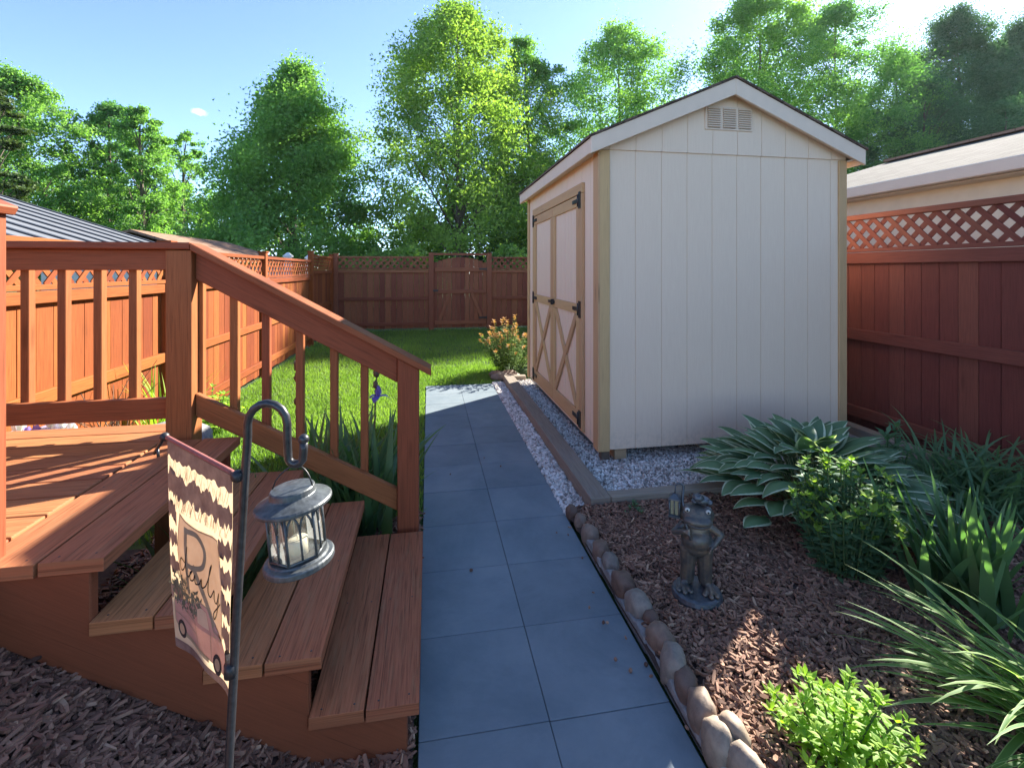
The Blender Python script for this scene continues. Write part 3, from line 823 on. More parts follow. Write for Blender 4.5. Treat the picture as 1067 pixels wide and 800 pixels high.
# ------------------------------------------------------------------ neighbours' buildings
gr = thing('garage', 'neighbouring beige garage with tan shingle hip roof behind right fence', 'garage', (8.5, 3, 0))
ex0, ey1, rx, ry, ez, rz_ = 6.2, 9.85, 8.47, 7.58, 2.82, 3.61
ey0, ry0, ex1 = -4, -1.7, 10.74
b = MB(); b.box(((ex0+ex1)/2, (ey0+ey1)/2, 1.35), (ex1-ex0-.6, ey1-ey0-.6, 2.75)); b.build('wall', M['garage_wall'], gr)
b = MB()
E = [Vector((ex0, ey0, ez)), Vector((ex1, ey0, ez)), Vector((ex1, ey1, ez)), Vector((ex0, ey1, ez))]; A, B = Vector((rx, ry0, rz_)), Vector((rx, ry, rz_))
for f in ([E[3], E[0], A, B], [E[1], E[2], B, A], [E[0], E[1], A], [E[2], E[3], B]):
    e = (f[1]-f[0]).normalized(); nn = (f[1]-f[0]).cross(f[2]-f[0]).normalized(); g2 = nn.cross(e)
    b.add(f, [list(range(len(f)))], [[(p.dot(e), p.dot(g2)) for p in f]])
b.build('roof', M['shingle_tan'], gr)
b = MB(); b.board((rx, ry0, rz_+.015), (rx, ry+.05, rz_+.015), .22, .04); b.build('ridge_cap', M['shingle_brown'], gr)
b = MB(); b.box((ex0-.02, (ey0+ey1)/2, ez-.085), (.10, ey1-ey0, .15)); b.box((ex0+.18, (ey0+ey1)/2, ez-.17), (.30, ey1-ey0-.3, .02)); b.build('gutter', M['gutter'], gr, bevel=.01)

pv = thing('pavilion', 'neighbouring pavilion with dark ribbed metal roof behind left fence', 'pavilion', (-5.3, 5.5, 0))
b = MB(); z0, z1 = 1.72, 3.15; x0, x1 = -3.2, -7.5
b.prism([(x0, 1.5, z0), (x1, 1.5, z1), (x1, 8.0, z1), (x0, 8.0, z0)], (0, 0, -.03)); b.prism([(x1, 1.5, z1), (x1-4.3, 1.5, z0), (x1-4.3, 8.0, z0), (x1, 8.0, z1)], (0, 0, -.03))
prf = b.build('roof', M['metal_roof'], pv)
b = MB(); y = 8.0
while y > 1.5:
    b.board((x0, y-.03, z0+.008), (x1, y-.03, z1+.008), .06, .016); y -= .36
b.build('seam', M['seam'], prf)
for xx, yy in ((-3.7, 2.0), (-3.7, 7.6), (-11.2, 2.0), (-11.2, 7.6)):
    b = MB(); b.box((xx, yy, .9), (.15, .15, 1.85)); b.build('post', M['oldwood'], pv)

ns = thing('neighbour_shed', 'low outbuilding with plain brown shingle roof beyond left fence', 'shed', (-5.9, 13, 0))
b = MB()
for sg in (1, -1):
    f = [Vector((-5.8+sg*1.9, 10.6, 1.80)), Vector((-5.8+sg*1.9, 15.3, 1.80)), Vector((-5.8, 15.3, 2.40)), Vector((-5.8, 10.6, 2.40))]
    b.prism(f, (0, 0, -.05), uvaxes=((0, 1, 0), (.95, 0, .3)))
b.build('roof', M['shingle_brown'], ns)
b = MB(); b.box((-5.8, 12.95, .85), (3.3, 4.3, 1.75)); b.prism([(-7.4, 10.8, 1.72), (-4.2, 10.8, 1.72), (-5.8, 10.8, 2.25)], (0, .05, 0)); b.build('wall', M['vinyl'], ns)
for i, (x, y, l) in enumerate(((-2.95, 10.9, 'white capped post behind the left fence, nearer of the two'), (-2.85, 12.3, 'white capped post by the far left fence corner'))):
    b = MB(); b.box((x, y, .92), (.13, .13, 1.90)); pz = b.build('fence_post', M['vinyl']); origin_to(pz, (x, y, 0)); tag(pz, l, 'post', 'white posts behind the left fence')
    b = MB(); b.box((x, y, 1.885), (.17, .17, .035)); b.box((x, y, 1.935), (.15, .15, .06), top_scale=.25); b.build('cap', M['vinyl'], pz, local=False)

# ------------------------------------------------------------------ trees beyond the fences
def leaves(P, N, L, W, rng, bend=.15):
    "rhombic leaves (two triangles each) at P facing N"
    n = len(P)
    N = N/np.linalg.norm(N, axis=1, keepdims=True)
    t = rng.normal(size=(n, 3)); t -= N*np.sum(t*N, 1, keepdims=True); t /= np.linalg.norm(t, axis=1, keepdims=True)
    s = np.cross(N, t)
    L = L[:, None]; W = W[:, None]
    V = np.empty((n, 4, 3))
    V[:, 0] = P - t*L*.5; V[:, 1] = P + s*W*.5 - t*L*.05 + N*L*bend; V[:, 2] = P + t*L*.5 - N*L*bend; V[:, 3] = P - s*W*.5 - t*L*.05 + N*L*bend
    F = np.arange(n*4).reshape(n, 4)
    return V.reshape(-1, 3), F
def tree(name, label, base, h, rad, prof, mat, seed, nclump=140, per=130, leaf=.19, trunk=.16, z0=.12, clump=.16, flat=.75, kinds=None, spiky=0.0):
    rng = np.random.default_rng(seed); rr = random.Random(seed)
    root = thing(name, label, 'tree', (base[0], base[1], 0), 'trees beyond the fences')
    bx, by = base
    lean = (rr.uniform(-.03, .03)*h, rr.uniform(-.03, .03)*h)
    axis = lambda t_: np.array([bx + lean[0]*t_*t_, by + lean[1]*t_*t_, h*t_])
    # clumps, most of them near the outside of the crown
    C = []
    nclump = int(nclump*1.5); per = int(per*1.8); leaf *= max(1, rad/4.2)**.6*.84
    for i in range(nclump):
        t_ = z0 + (1-z0)*((i + rr.random())/nclump)
        pr = np.interp(t_, [p[0] for p in prof], [p[1] for p in prof])*rad
        a = rr.uniform(0, 2*math.pi); q = pr*math.sqrt(rr.uniform(.12, 1.0))*rr.uniform(.82, 1.10)
        lob = 1 + .20*math.sin(3*a + seed) + .14*math.sin(5*a + t_*9 + seed*2)
        c = axis(t_) + np.array([math.cos(a)*q*lob, math.sin(a)*q*lob, rr.uniform(-.03, .03)*h])
        C.append((c, a, q, t_))
    Ps, Ns, rs = [], [], []
    for (c, a, q, t_) in C:
        k = max(20, int(per*rr.uniform(.6, 1.3)))
        sz = clump*rad*rr.uniform(.6, 1.25)*(1.0 if t_ < .85 else .75)
        o = rng.normal(size=(k, 3))*np.array([1, 1, flat])*sz*.62
        if spiky: o += np.outer(rng.random(k), [0, 0, spiky*sz])
        p = c + o
        nn = rng.normal(size=(k, 3))*.75 + np.array([math.cos(a)*.35, math.sin(a)*.35, .6])
        Ps.append(p); Ns.append(nn); rs.append(np.clip(rr.betavariate(2, 2)*.7 + rng.normal(0, .16, k) + .15, 0, 1))
    P = np.concatenate(Ps); N = np.concatenate(Ns); r = np.concatenate(rs)
    n = len(P); keep = P[:, 2] > .3
    P, N, r = P[keep], N[keep], r[keep]; n = len(P)
    V, F = leaves(P, N, leaf*rng.uniform(.65, 1.3, n), leaf*.62*rng.uniform(.7, 1.2, n), rng)
    np_obj('crown', V, F, M[mat], root, rnd=r)
    b = MB(); pts, rad_ = [], []
    for i in range(9):
        t_ = i/8*.93; p = axis(t_); pts.append((p[0] + rr.uniform(-.05, .05), p[1] + rr.uniform(-.05, .05), p[2] - (.2 if i == 0 else 0))); rad_.append(trunk*(1-t_)**.8 + .015)
    b.tube(pts, rad_, 8)
    for (c, a, q, t_) in rr.sample(C, min(34, len(C))):
        ts = max(.1, t_ - .10 - .12*q/rad); s_ = axis(ts)
        mid = s_*.45 + c*.55 + np.array([0, 0, .04*h*rr.uniform(-.3, .6)])
        b.tube([s_, mid, c], [trunk*.34*(1-ts)+.012, trunk*.2*(1-ts)+.01, .008], 5, cap=False)
    b.build('trunk', M['bark'], root)
    return root
def tp(px, D): p = RGT*((px-533.5)/500*D) + FWD*D; return (p.x, p.y)
def th_(py, D): return 1.6 + (281-py)/500*D
OV = [(0, .3), (.15, .75), (.35, 1), (.6, .88), (.8, .6), (.93, .3), (1, .06)]
CON = [(0, .75), (.1, 1.0), (.3, .97), (.5, .78), (.7, .55), (.88, .28), (1, .03)]
ROUND = [(0, .35), (.2, .8), (.45, 1), (.7, .95), (.88, .62), (1, .15)]
FULL = [(0, .5), (.12, .85), (.3, 1), (.6, .97), (.8, .75), (.93, .42), (1, .1)]
COLM = [(0, .6), (.2, .9), (.5, 1), (.75, .8), (.9, .5), (1, .1)]
def T_(kind, label, px, D, top, rpx, prof, mat, seed, **kw):
    return tree(kind, label, tp(px, D), th_(top, D), rpx/500*D, prof, mat, seed, **kw)
T_('broadleaf_tree', 'pale green tree at the left edge of the picture behind the pavilion roof', 22, 24, 78, 66, FULL, 'leaf_light', 1, nclump=150, per=120)
T_('pine_tree', 'sparse pine with brownish branches at the far left edge', -14, 19, 92, 40, OV, 'needle', 2, nclump=50, per=110, leaf=.20, flat=.25, z0=.3)
T_('broadleaf_tree', 'slim bright green tree left of the small cloud', 116, 27, 110, 44, FULL, 'leaf_mid', 3, nclump=110, per=95, z0=.15)
T_('broadleaf_tree', 'slim leafy tree directly below the small cloud', 150, 25, 118, 38, FULL, 'leaf_light', 4, nclump=90, per=95)
T_('broadleaf_tree', 'thin open tree with sky between its leaves left of the dense maple', 190, 29, 138, 34, COLM, 'leaf_light', 5, nclump=60, per=60, z0=.2)
T_('maple_tree', 'dense cone shaped green tree reaching down behind the left fence corner', 305, 21.5, 74, 96, CON, 'leaf_light', 6, nclump=260, per=150, leaf=.19, z0=.10)
T_('tall_tree', 'tall airy tree standing behind the garden gate with visible trunk', 478, 23, 18, 100, FULL, 'leaf_yellow', 7, nclump=230, per=110, leaf=.18, trunk=.22, z0=.2, clump=.15)
T_('tall_tree', 'tall narrow tree right behind the one over the gate', 552, 27, 40, 56, FULL, 'leaf_light', 8, nclump=130, per=100, z0=.15)
T_('tall_tree', 'round topped tree showing left of the shed roof peak', 645, 33, 32, 78, FULL, 'leaf_light', 9, nclump=180, per=105, z0=.2)
T_('tall_tree', 'big tree rising directly behind the shed roof peak', 790, 34, -4, 84, FULL, 'leaf_light', 10, nclump=200, per=115, z0=.18)
T_('tall_tree', 'big leafy tree above the right slope of the shed roof', 872, 36, 4, 76, FULL, 'leaf_mid', 12, nclump=190, per=110, z0=.15)
T_('broadleaf_tree', 'lower tree between the shed roof and the dark trees at right', 938, 38, 58, 58, ROUND, 'leaf_mid', 13, nclump=150, per=110)
T_('dark_tree', 'dark pointed tree over the garage roof', 1005, 42, 20, 62, FULL, 'leaf_dark', 14, nclump=330, per=150, spiky=.7, z0=.05, clump=.2)
T_('dark_tree', 'dark tree at the right edge above the garage ridge', 1058, 42, 30, 62, FULL, 'leaf_dark', 15, nclump=330, per=150, spiky=.7, z0=.05, clump=.2)
T_('dark_tree', 'dark tree just outside the right edge behind the garage', 1110, 42, 30, 50, COLM, 'leaf_dark', 16, nclump=100, per=100)
T_('dark_tree', 'low dark tree filling the gap above the garage hip', 905, 36, 112, 58, ROUND, 'leaf_dark', 17, nclump=120, per=110, z0=.05)
T_('dark_tree', 'low dark tree right behind the garage hip', 975, 37, 100, 62, ROUND, 'leaf_dark', 18, nclump=120, per=110, z0=.05)
# understorey
for i, (l, px, D, top, rp, mat) in enumerate((
    ('leafy shrub mass under the pale left tree', 45, 30, 178, 60, 'leaf_mid'), ('bright understorey bush above the pavilion hip', 112, 31, 190, 50, 'leaf_yellow'),
    ('low bright bush left of the dense maple', 178, 31, 200, 46, 'leaf_light'), ('small bush by the sky gap left of the tall tree', 232, 32, 205, 36, 'leaf_mid'),
    ('dark understorey bush behind the lattice left of the gate', 440, 30, 226, 40, 'leaf_dark'), ('dark bush under the tall tree behind the gate', 498, 28, 186, 42, 'leaf_dark'),
    ('dark bush beside the shed eave behind the back fence', 556, 27, 168, 44, 'leaf_dark'), ('yellow green bush seen through the back fence lattice', 400, 19, 268, 40, 'leaf_yellow'),
    ('bright bush behind the lattice of the back fence left of the gate', 425, 17, 262, 34, 'leaf_yellow'), ('bright bush behind the lattice right of the gate', 532, 17, 262, 34, 'leaf_yellow'), ('dark mass of leaves behind the garage at the right edge', 1075, 34, 88, 66, 'leaf_dark'), ('dark leaves left of the dark pointed tree', 965, 35, 84, 56, 'leaf_dark'), ('dark bush filling the gap behind the garage ridge', 1040, 30, 110, 60, 'leaf_dark'), ('dark bush behind the left side of the shed roof', 620, 27, 150, 50, 'leaf_dark'), ('dark bush behind the shed hidden below its roof', 700, 27, 150, 50, 'leaf_dark'))):
    T_('bush', l, px, D, top, rp, ROUND, mat, 40+i, nclump=70, per=100, leaf=.2, z0=.04, clump=.22)

# ------------------------------------------------------------------ edging stones along the path
ord_ = ['first', 'second', 'third', 'fourth', 'fifth', 'sixth', 'seventh', 'eighth', 'ninth', 'tenth', 'eleventh', 'twelfth', 'thirteenth', 'fourteenth', 'fifteenth']
ST = [  # pixel centre, width (m), height (m), colour, words
 (594, 528, .085, .085, .30, 'small brown'), (603, 538, .09, .09, .60, 'small pinkish'), (613, 551, .115, .11, .62, 'rounded pinkish tan'), (624, 568, .115, .105, .40, 'brownish'),
 (634, 581, .11, .11, .02, 'greyish'), (647, 602, .13, .11, .33, 'reddish brown'), (663, 624, .13, .12, .80, 'broad grey'), (676, 641, .085, .09, .28, 'small dark brown'),
 (686, 659, .12, .115, .55, 'pinkish'), (698, 684, .115, .135, .82, 'tall grey speckled'), (713, 709, .11, .11, .26, 'low dark brown'), (728, 733, .115, .13, .60, 'smooth pink grey'),
 (745, 766, .105, .135, .92, 'smooth tan upright'), (760, 760, .10, .14, .98, 'pale leaning'), (774, 794, .11, .125, .90, 'tan rounded')]
for i, (px, py, wd, ht, rc, words) in enumerate(ST):
    p = at(px, py + 4, ht*.55); q = Vector((p.x + .012, p.y, 0))
    rot = Euler((R(-.25, .1), R(-.2, .2), R(-.35, .35))).to_matrix()
    b = MB(); b.ball((q.x, q.y, ht*.36), (wd*.40, wd*.58, ht*.56), 3, rot, rc, jitter=.16, seed=i+2, pw=.76)
    o = b.build('edging_stone', M['ledge']); origin_to(o, q)
    tag(o, f'{words} edging stone, {ord_[i]} from the timber corner' if i < 13 else f'{words} stone at the near end of the path edging, ' + ('behind the tan upright one' if i == 13 else 'at the picture edge'), 'stone', 'stones edging the mulch bed')
for i, (px, py, ln_) in enumerate(((617, 575, .26), (634, 598, .22), (655, 640, .34), (678, 692, .34), (704, 733, .30), (738, 792, .30))):
    p = at(px, py, .03); b = MB()
    d = Vector((.0, 1, 0)); x = .897 + (i % 2)*.006
    n_ = 9; top, bot = [], []
    for k in range(n_):
        t_ = k/(n_-1); h_ = (.045 + .02*math.sin(t_*3.1 + i))*min(1, 4*t_+.35, 4*(1-t_)+.35)
        top.append((x, p.y - ln_/2 + ln_*t_, h_ + R(-.006, .006))); bot.append((x, p.y - ln_/2 + ln_*t_, -.02))
    b.prism(top + bot[::-1], (.045, 0, 0), R(0, 1))
    o = b.build('flagstone', M['slab'], bevel=.008, bseg=2); origin_to(o, (x, p.y, 0))
    tag(o, f'flat grey stone on edge against the pavers, {ord_[i]} from the timber', 'stone', 'flat stones beside the pavers')
for i, (x, y, s_) in enumerate(((1.02, 6.86, .13), (1.16, 6.90, .16), (.98, 7.0, .10))):
    b = MB(); b.ball((x, y, .05), (s_, s_*.7, .075), 3, None, (.1, .35, .2)[i], jitter=.35, seed=30+i); o = b.build('stone', M['ledge']); origin_to(o, (x, y, 0))
    tag(o, ('grey flat rock at the far path end', 'brown rock against the far timber corner', 'smallest rock in the grass at the far path end')[i], 'rock', 'rocks at the far path end')

# ------------------------------------------------------------------ plants
def blade(mb, base, az, length, width, a0, droop, segs=8, prof=None, fold=.25, rnd=None, mat=0, twist=0.0, cross=3):
    "an arching strap leaf: a0 = first angle from vertical, droop = added by the tip"
    p = Vector(base); d2 = Vector((math.cos(az), math.sin(az), 0)); s0 = Vector((-math.sin(az), math.cos(az), 0))
    prof = prof or (lambda t: min(1, t*5+.55)*(1-t**3.2)+.02)
    vs, uv = [], []
    for i in range(segs+1):
        t = i/segs; a = a0 + droop*t**1.4
        d = d2*math.sin(a) + Vector((0, 0, 1))*math.cos(a)
        if i: p = p + d*(length/segs)
        nrm = d2*math.cos(a) - Vector((0, 0, 1))*math.sin(a)
        tw = twist*t; s = s0*math.cos(tw) + nrm*math.sin(tw); nn = nrm*math.cos(tw) - s0*math.sin(tw)
        hw = width/2*prof(t)
        for k in range(cross):
            v = k/(cross-1)*2-1
            vs.append(p + s*(v*hw) - nn*(abs(v)*hw*fold*-1))
            uv.append((t, (v+1)/2))
    fs = []
    for i in range(segs):
        for k in range(cross-1):
            a = i*cross+k; fs.append((a, a+1, a+cross+1, a+cross))
    mb.add(vs, fs, [[uv[k] for k in f] for f in fs], rnd, mat, True)
    return p
def clump(name, label, cat, base, n, mat, lens, wid, a0s, droops, spread=.06, az=None, fold=.25, segs=8, group=None, prof=None, twist=.4, bz=0):
    b = MB(); bx, by = base
    for i in range(n):
        a = R(0, 2*math.pi) if az is None else R(*az)
        q = spread*math.sqrt(random.random()); a_ = R(0, 6.28)
        blade(b, (bx + q*math.cos(a_), by + q*math.sin(a_), bz), a, R(*lens), R(*wid), R(*a0s), R(*droops), segs, prof, fold, None, 0, R(-twist, twist))
    o = b.build(name, M[mat]); origin_to(o, (bx, by, bz)); return tag(o, label, cat, group)

# hosta: domed rosette of broad leaves with white margins
hb = MB(); hx, hy = 2.46, 2.74
ov = lambda t: max(.03, math.sin(math.pi*min(1, (t+.03)/1.03)**.72)**.85)
for i in range(215):
    q = math.sqrt((i + .5)/215); az = i*2.39996 + R(-.2, .2); r_ = .62*q + R(-.04, .04)
    zc = .34*(1 - q**2.2)**.8 + .09 + R(-.03, .05)
    c = Vector((hx + r_*math.cos(az), hy + r_*math.sin(az), zc)); a0 = .35 + .95*q + R(-.15, .15)
    L = R(.23, .33)*(1 if q > .3 else .85); c2 = c - Vector((math.cos(az), math.sin(az), 0))*L*.35
    if q > .75: c2.z += .06
    blade(hb, c2, az + R(-.45, .45), L, R(.105, .15), a0, R(.6, 1.2), 9, ov, R(.10, .34), None, 0, R(-.35, .35), 7)
    blade(hb, (hx + .05*math.cos(az), hy + .05*math.sin(az), .02), az, (c2 - Vector((hx, hy, .02))).length, .012, min(1.4, math.atan2(max(.02, (c2.xy - Vector((hx, hy))).length), c2.z) ), .0, 3, lambda t: 1, .3)
o = hb.build('hosta', M['hosta']); origin_to(o, (hx, hy, 0)); tag(o, 'large hosta with white edged leaves against the shed front', 'hosta plant')

def bush(name, label, cat, base, nstem, h, spread, mat, leaf, gap, seed, top_mat=None, top=0.0, lean=.5, droop=0.0, wl=.45, stem=True, pairs=2, z=0.0):
    "upright leafy stems: paired leaves along every stem"
    rng = np.random.default_rng(seed); rr = random.Random(seed); bx, by = base
    root = thing(name, label, cat, (bx, by, 0))
    V, F, Rn, Mi = [], [], [], []; sb = MB()
    for i in range(nstem):
        a = rr.uniform(0, 6.28); q = math.sqrt(rr.random()); l = h*(1 - .35*q*q)*rr.uniform(.72, 1.14)
        tilt = lean*q*rr.uniform(.7, 1.2)
        d0 = Vector((math.cos(a), math.sin(a), 0)); p = Vector((bx, by, z)) + d0*(spread*.30*q); pts = [p.copy()]
        nseg = max(3, int(l/gap)); az = rr.uniform(0, 6.28); tone = rr.random()
        for k in range(nseg):
            t = (k+1)/nseg; an = tilt*(1 + droop*t)
            p = p + (d0*math.sin(an) + Vector((0, 0, 1))*math.cos(an))*(l/nseg); pts.append(p.copy())
            if t < .18: continue
            az += 1.57 + rr.uniform(-.4, .4)
            for m in range(pairs if t < .93 else pairs+3):
                b_ = az + m*2*math.pi/(pairs if t < .93 else pairs+3)
                el = rr.uniform(.05, .75) if t < .93 else rr.uniform(.5, 1.1)
                dd = np.array([math.cos(b_)*math.cos(el), math.sin(b_)*math.cos(el), math.sin(el)])
                sd_ = np.array([-math.sin(b_), math.cos(b_), 0]); up = np.cross(dd, sd_)*-1
                L = leaf*rr.uniform(.65, 1.15)*(1 if t < .9 else .8); W = L*wl
                o = np.array(p); k0 = len(V)
                dr = np.array([0, 0, -.25*L])
                V += [o, o + dd*L*.42 + sd_*W*.5 + up*W*.15, o + dd*L*.45, o + dd*L*.42 - sd_*W*.5 + up*W*.15, o + dd*L + dr]
                F += [(k0, k0+1, k0+2), (k0, k0+2, k0+3), (k0+2, k0+1, k0+4), (k0+3, k0+2, k0+4)]
                r_ = min(1, max(0, tone*.5 + rr.uniform(0, .5))); Rn += [r_]*4
                Mi += [1 if (top_mat and t > 1-top*rr.uniform(.4, 1.3)) else 0]*4
        sb.tube(pts[::2] + ([pts[-1]] if len(pts) % 2 == 0 else []), .0022 + leaf*.02, 4, cap=False)
    np_obj('leaves', V, F, [M[mat]] + ([M[top_mat]] if top_mat else []), root, rnd=Rn, smooth=True, matidx=Mi)
    if stem: sb.build('stems', M['stem'], root)
    return root
bush('leafy_bush', 'upright dark leafy bush in front of the hosta', 'bush', (2.12, 2.15), 120, .58, .34, 'phlox', .062, .026, 5, 'phlox_top', .04, lean=.36)  # yellow-green tip leaves paint the sun on top of this bush
bush('leafy_plant', 'single tall leafy plant left of the ferny clump by the fence', 'plant', (3.10, 2.75), 5, .58, .14, 'phlox', .13, .03, 6, lean=.12, wl=.28)
bush('lime_plant', 'low bright lime green plant at the bottom of the mulch bed', 'plant', (1.30, 1.335), 64, .25, .2, 'lime', .055, .016, 7, lean=.75, droop=.5, wl=.34)
bush('seedling', 'tiny green plant beside the front timber of the gravel', 'plant', (1.30, 2.90), 14, .10, .08, 'phlox', .035, .014, 8, lean=.6)
bush('weed', 'tiny weed in the mulch at the foot of the stairs', 'weed', (-.235, 1.49), 4, .045, .03, 'phlox_top', .035, .012, 9, lean=.6)
bush('nandina_shrub', 'green shrub with orange young shoots at the far corner of the shed', 'shrub', (1.22, 7.35), 70, .80, .6, 'nandina', .075, .03, 10, 'nandina_tip', .10, lean=.62)
bush('green_bush', 'little yellow green bush between the lavender flowers and flat rock', 'bush', (-2.12, 3.55), 30, .50, .22, 'phlox_top', .06, .03, 11, lean=.4)
bush('young_plant', 'light green young plant in the lawn beside the left fence', 'plant', (-2.12, 5.1), 34, .42, .5, 'lime', .09, .04, 12, lean=.8)

clump('daylily', 'dark green daylily clump arching at the foot of the red fence', 'daylily', (3.62, 2.62), 420, 'daylily', (.45, .75), (.013, .022), (.1, .9), (1.0, 2.0), .36, az=None, segs=9)
for (bx, by, az, n_, nm) in ((2.42, 1.80, (1.6, 4.4), 26, 0),):
    ib = MB()
    for i in range(80):
        a = math.pi + TH*-1 + R(-1.9, 1.9) if i % 3 else R(0, 6.28)
        q = R(0, .20); w_ = R(0, 6.28)
        blade(ib, (bx + q*math.cos(w_), by + q*math.sin(w_), .02), a, R(.40, .70), R(.040, .060), R(.02, .62), R(.0, .35), 8,
              lambda t: (1 - t**2.6)*.98+.02, .12, None, 0, R(-.5, .5))
    o = ib.build('iris_plant', M['iris']); origin_to(o, (bx, by, 0)); tag(o, 'clump of broad sword shaped iris leaves at the right edge', 'iris plant')
clump('striped_grass', 'arching yellow green striped grass clump in bottom right corner', 'ornamental grass', (2.16, 1.22), 150, 'varieg', (.45, .76), (.017, .028), (.45, 1.15), (.6, 1.2), .15, az=(math.pi-1.2, math.pi+1.2), segs=10)
clump('strap_leaf', 'single iris leaf lying low under the sword leaves', 'leaf', (2.10, 1.70), 1, 'iris', (.34, .34), (.035, .035), (1.15, 1.15), (.1, .1), .01, az=(2.9, 2.9))
clump('strap_leaf', 'fallen green leaf at the bottom right corner of the bed', 'leaf', (1.72, 1.16), 2, 'iris', (.22, .3), (.03, .04), (1.2, 1.35), (.1, .15), .03, az=(2.6, 3.6))

# irises behind the stairs, with one blue flower and one faded stalk
ir = thing('iris_clump', 'green iris clump with a blue flower behind the stair railing', 'iris plant', (-.45, 3.25, 0))
b = MB()
for i in range(190):
    bx, by = -.44 + R(-.42, .20), 3.12 + R(-.28, .36)
    blade(b, (bx, by, 0), R(0, 6.28), R(.42, .76), R(.040, .062), R(.02, .5), R(.05, .8), 8, lambda t: (1 - t**2.6)*.98+.02, .12, None, 0, R(-.5, .5))
b.build('leaves', M['iris'], ir)
fp = cw((391-533.5)/500*3.35, 3.35, .70)
b = MB(); b.tube([(fp.x-.02, fp.y, 0), (fp.x-.005, fp.y, .4), (fp.x, fp.y, .70), (fp.x+.01, fp.y, .86)], [.006, .006, .005, .004], 6); b.build('stalk', M['twig'], ir)
def iris_flower(c, parent, mat, s=1.0, name='flower'):
    b = MB()
    for k in range(3):
        blade(b, c, k*2.09 + .3, .11*s, .06*s, .9, 1.9, 6, lambda t: max(.1, math.sin(math.pi*min(1, t*.85+.1))), .2, None, 0, 0, 5)
        blade(b, c, k*2.09 + 1.35, .09*s, .055*s, .35, -.5, 6, lambda t: max(.1, math.sin(math.pi*min(1, t*.85+.1))), -.3, None, 0, 0, 5)
    return b.build(name, M[mat], parent)
iris_flower((fp.x+.02, fp.y-.01, .715), ir, 'petal', .9); 
b = MB(); b.ball((fp.x+.008, fp.y, .88), (.022, .02, .035), 2, jitter=.4, seed=5); b.ball((fp.x, fp.y, .80), (.018, .016, .03), 2, jitter=.4, seed=6); b.build('bud', M['twig'], ir)
fs = cw((310-533.5)/500*3.7, 3.7, 0)
st = thing('faded_stalk', 'dried brown flower stalk standing in the lawn behind the balusters', 'stalk', tuple(fs))
b = MB(); b.tube([fs, fs + Vector((.01, 0, .4)), fs + Vector((.0, 0, .92))], [.012, .01, .006], 6)
for k in range(5): b.ball(fs + Vector((R(-.02, .02), R(-.02, .02), .50 + .09*k)), (.02, .018, .035), 2, jitter=.5, seed=k)
b.build('stalk', M['twig'], st)
b = MB()
for k in range(3): blade(b, fs + Vector((0, 0, .86)), k*2.1, .09, .03, .6, 1.2, 5)
b.build('faded_bloom', M['twig'], st)
ib = MB()
for i in range(60): blade(ib, (-1.0 + R(-.22, .30), 2.55 + R(-.35, .45), 0), R(0, 6.28), R(.4, .65), R(.025, .04), R(.05, .6), R(.1, .9), 7, None, .15)
o = ib.build('iris_plant', M['iris']); origin_to(o, (-1, 3, 0)); tag(o, 'leafy iris plant growing right behind the open stair treads', 'iris plant')
clump('grass_clump', 'tall bright grass tuft at the foot of the left fence post', 'grass clump', (-2.22, 4.55), 60, 'lime', (.5, .95), (.014, .024), (.02, .45), (.0, .9), .12)
lf = thing('flowering_iris', 'pale and violet iris flowers behind the deck edge', 'flowers', (-2.2, 3.25, 0))
b = MB()
for k in range(12): blade(b, (-2.2 + R(-.15, .15), 3.28 + R(-.1, .1), 0), R(0, 6.28), R(.4, .55), R(.02, .035), R(.05, .5), R(.1, .5), 6)
b.build('leaves', M['iris'], lf)
for k, (dx, dz, m) in enumerate(((-.09, .58, 'petal'), (-.02, .60, 'petal'), (.07, .63, 'petal_pale'), (.15, .61, 'petal_pale'), (.03, .67, 'petal_pale'), (-.13, .65, 'petal_pale'))):
    iris_flower((-2.2 + dx, 3.22 + R(-.04, .04), dz), lf, m, 1.25)
b = MB(); b.ball((-1.98, 3.95, .22), (.40, .30, .24), 4, None, .02, jitter=.25, seed=44); o = b.build('rock', M['slab']); origin_to(o, (-1.98, 3.95, 0)); tag(o, 'flat topped pale rock behind the deck corner post', 'rock')
tb = thing('bare_shrub', 'bare brown twigs of a small shrub against the left fence', 'shrub', (-2.25, 3.9, 0))
b = MB()
for k in range(16):
    a = R(0, 6.28); e = Vector((-2.25 + .28*math.cos(a), 3.9 + .22*math.sin(a), R(.55, .95))); m_ = Vector((-2.25, 3.9, .4)) + Vector((R(-.08, .08), R(-.08, .08), 0))
    b.tube([(-2.25, 3.9, 0), m_, e], [.006, .004, .002], 4, cap=False)
b.build('twigs', M['twig'], tb)

# ------------------------------------------------------------------ shepherd's hook, flag, lantern
hk = thing('shepherd_hook', 'dark metal garden hook standing in the mulch in front of the stairs', 'garden hook', tuple(cw(-.592, .955, 0)))
HD = .935
b = MB()
pts = [cw(-.575, .945, -.05), cw(-.556, HD, .55), cw(-.535, HD, .95), cw(-.520, HD, 1.20), cw(-.515, HD, 1.275)]
cxa, rr_ = -.4765, .0385
for k in range(9):
    a = math.pi - math.pi*k/8
    pts.append(cw(cxa + rr_*math.cos(a), HD, 1.300 + .040*math.sin(a)))
pts += [cw(-.438, HD, 1.275), cw(-.437, HD, 1.250)]
for k in range(1, 8):
    a = math.pi + math.pi*k/8*.95
    pts.append(cw(-.4215 + .0155*math.cos(a), HD, 1.238 + .0165*math.sin(a)))
pts += [cw(-.406, HD, 1.250), cw(-.406, HD, 1.266)]
b.tube(pts, .0078, 12); b.ball(cw(-.406, HD, 1.270), .0105, 2)
b.build('pole', M['iron'], hk)
FR, FL = cw(-.539, .935, 1.200), cw(-.826, 1.145, 1.200)
fd = (FR-FL).normalized()
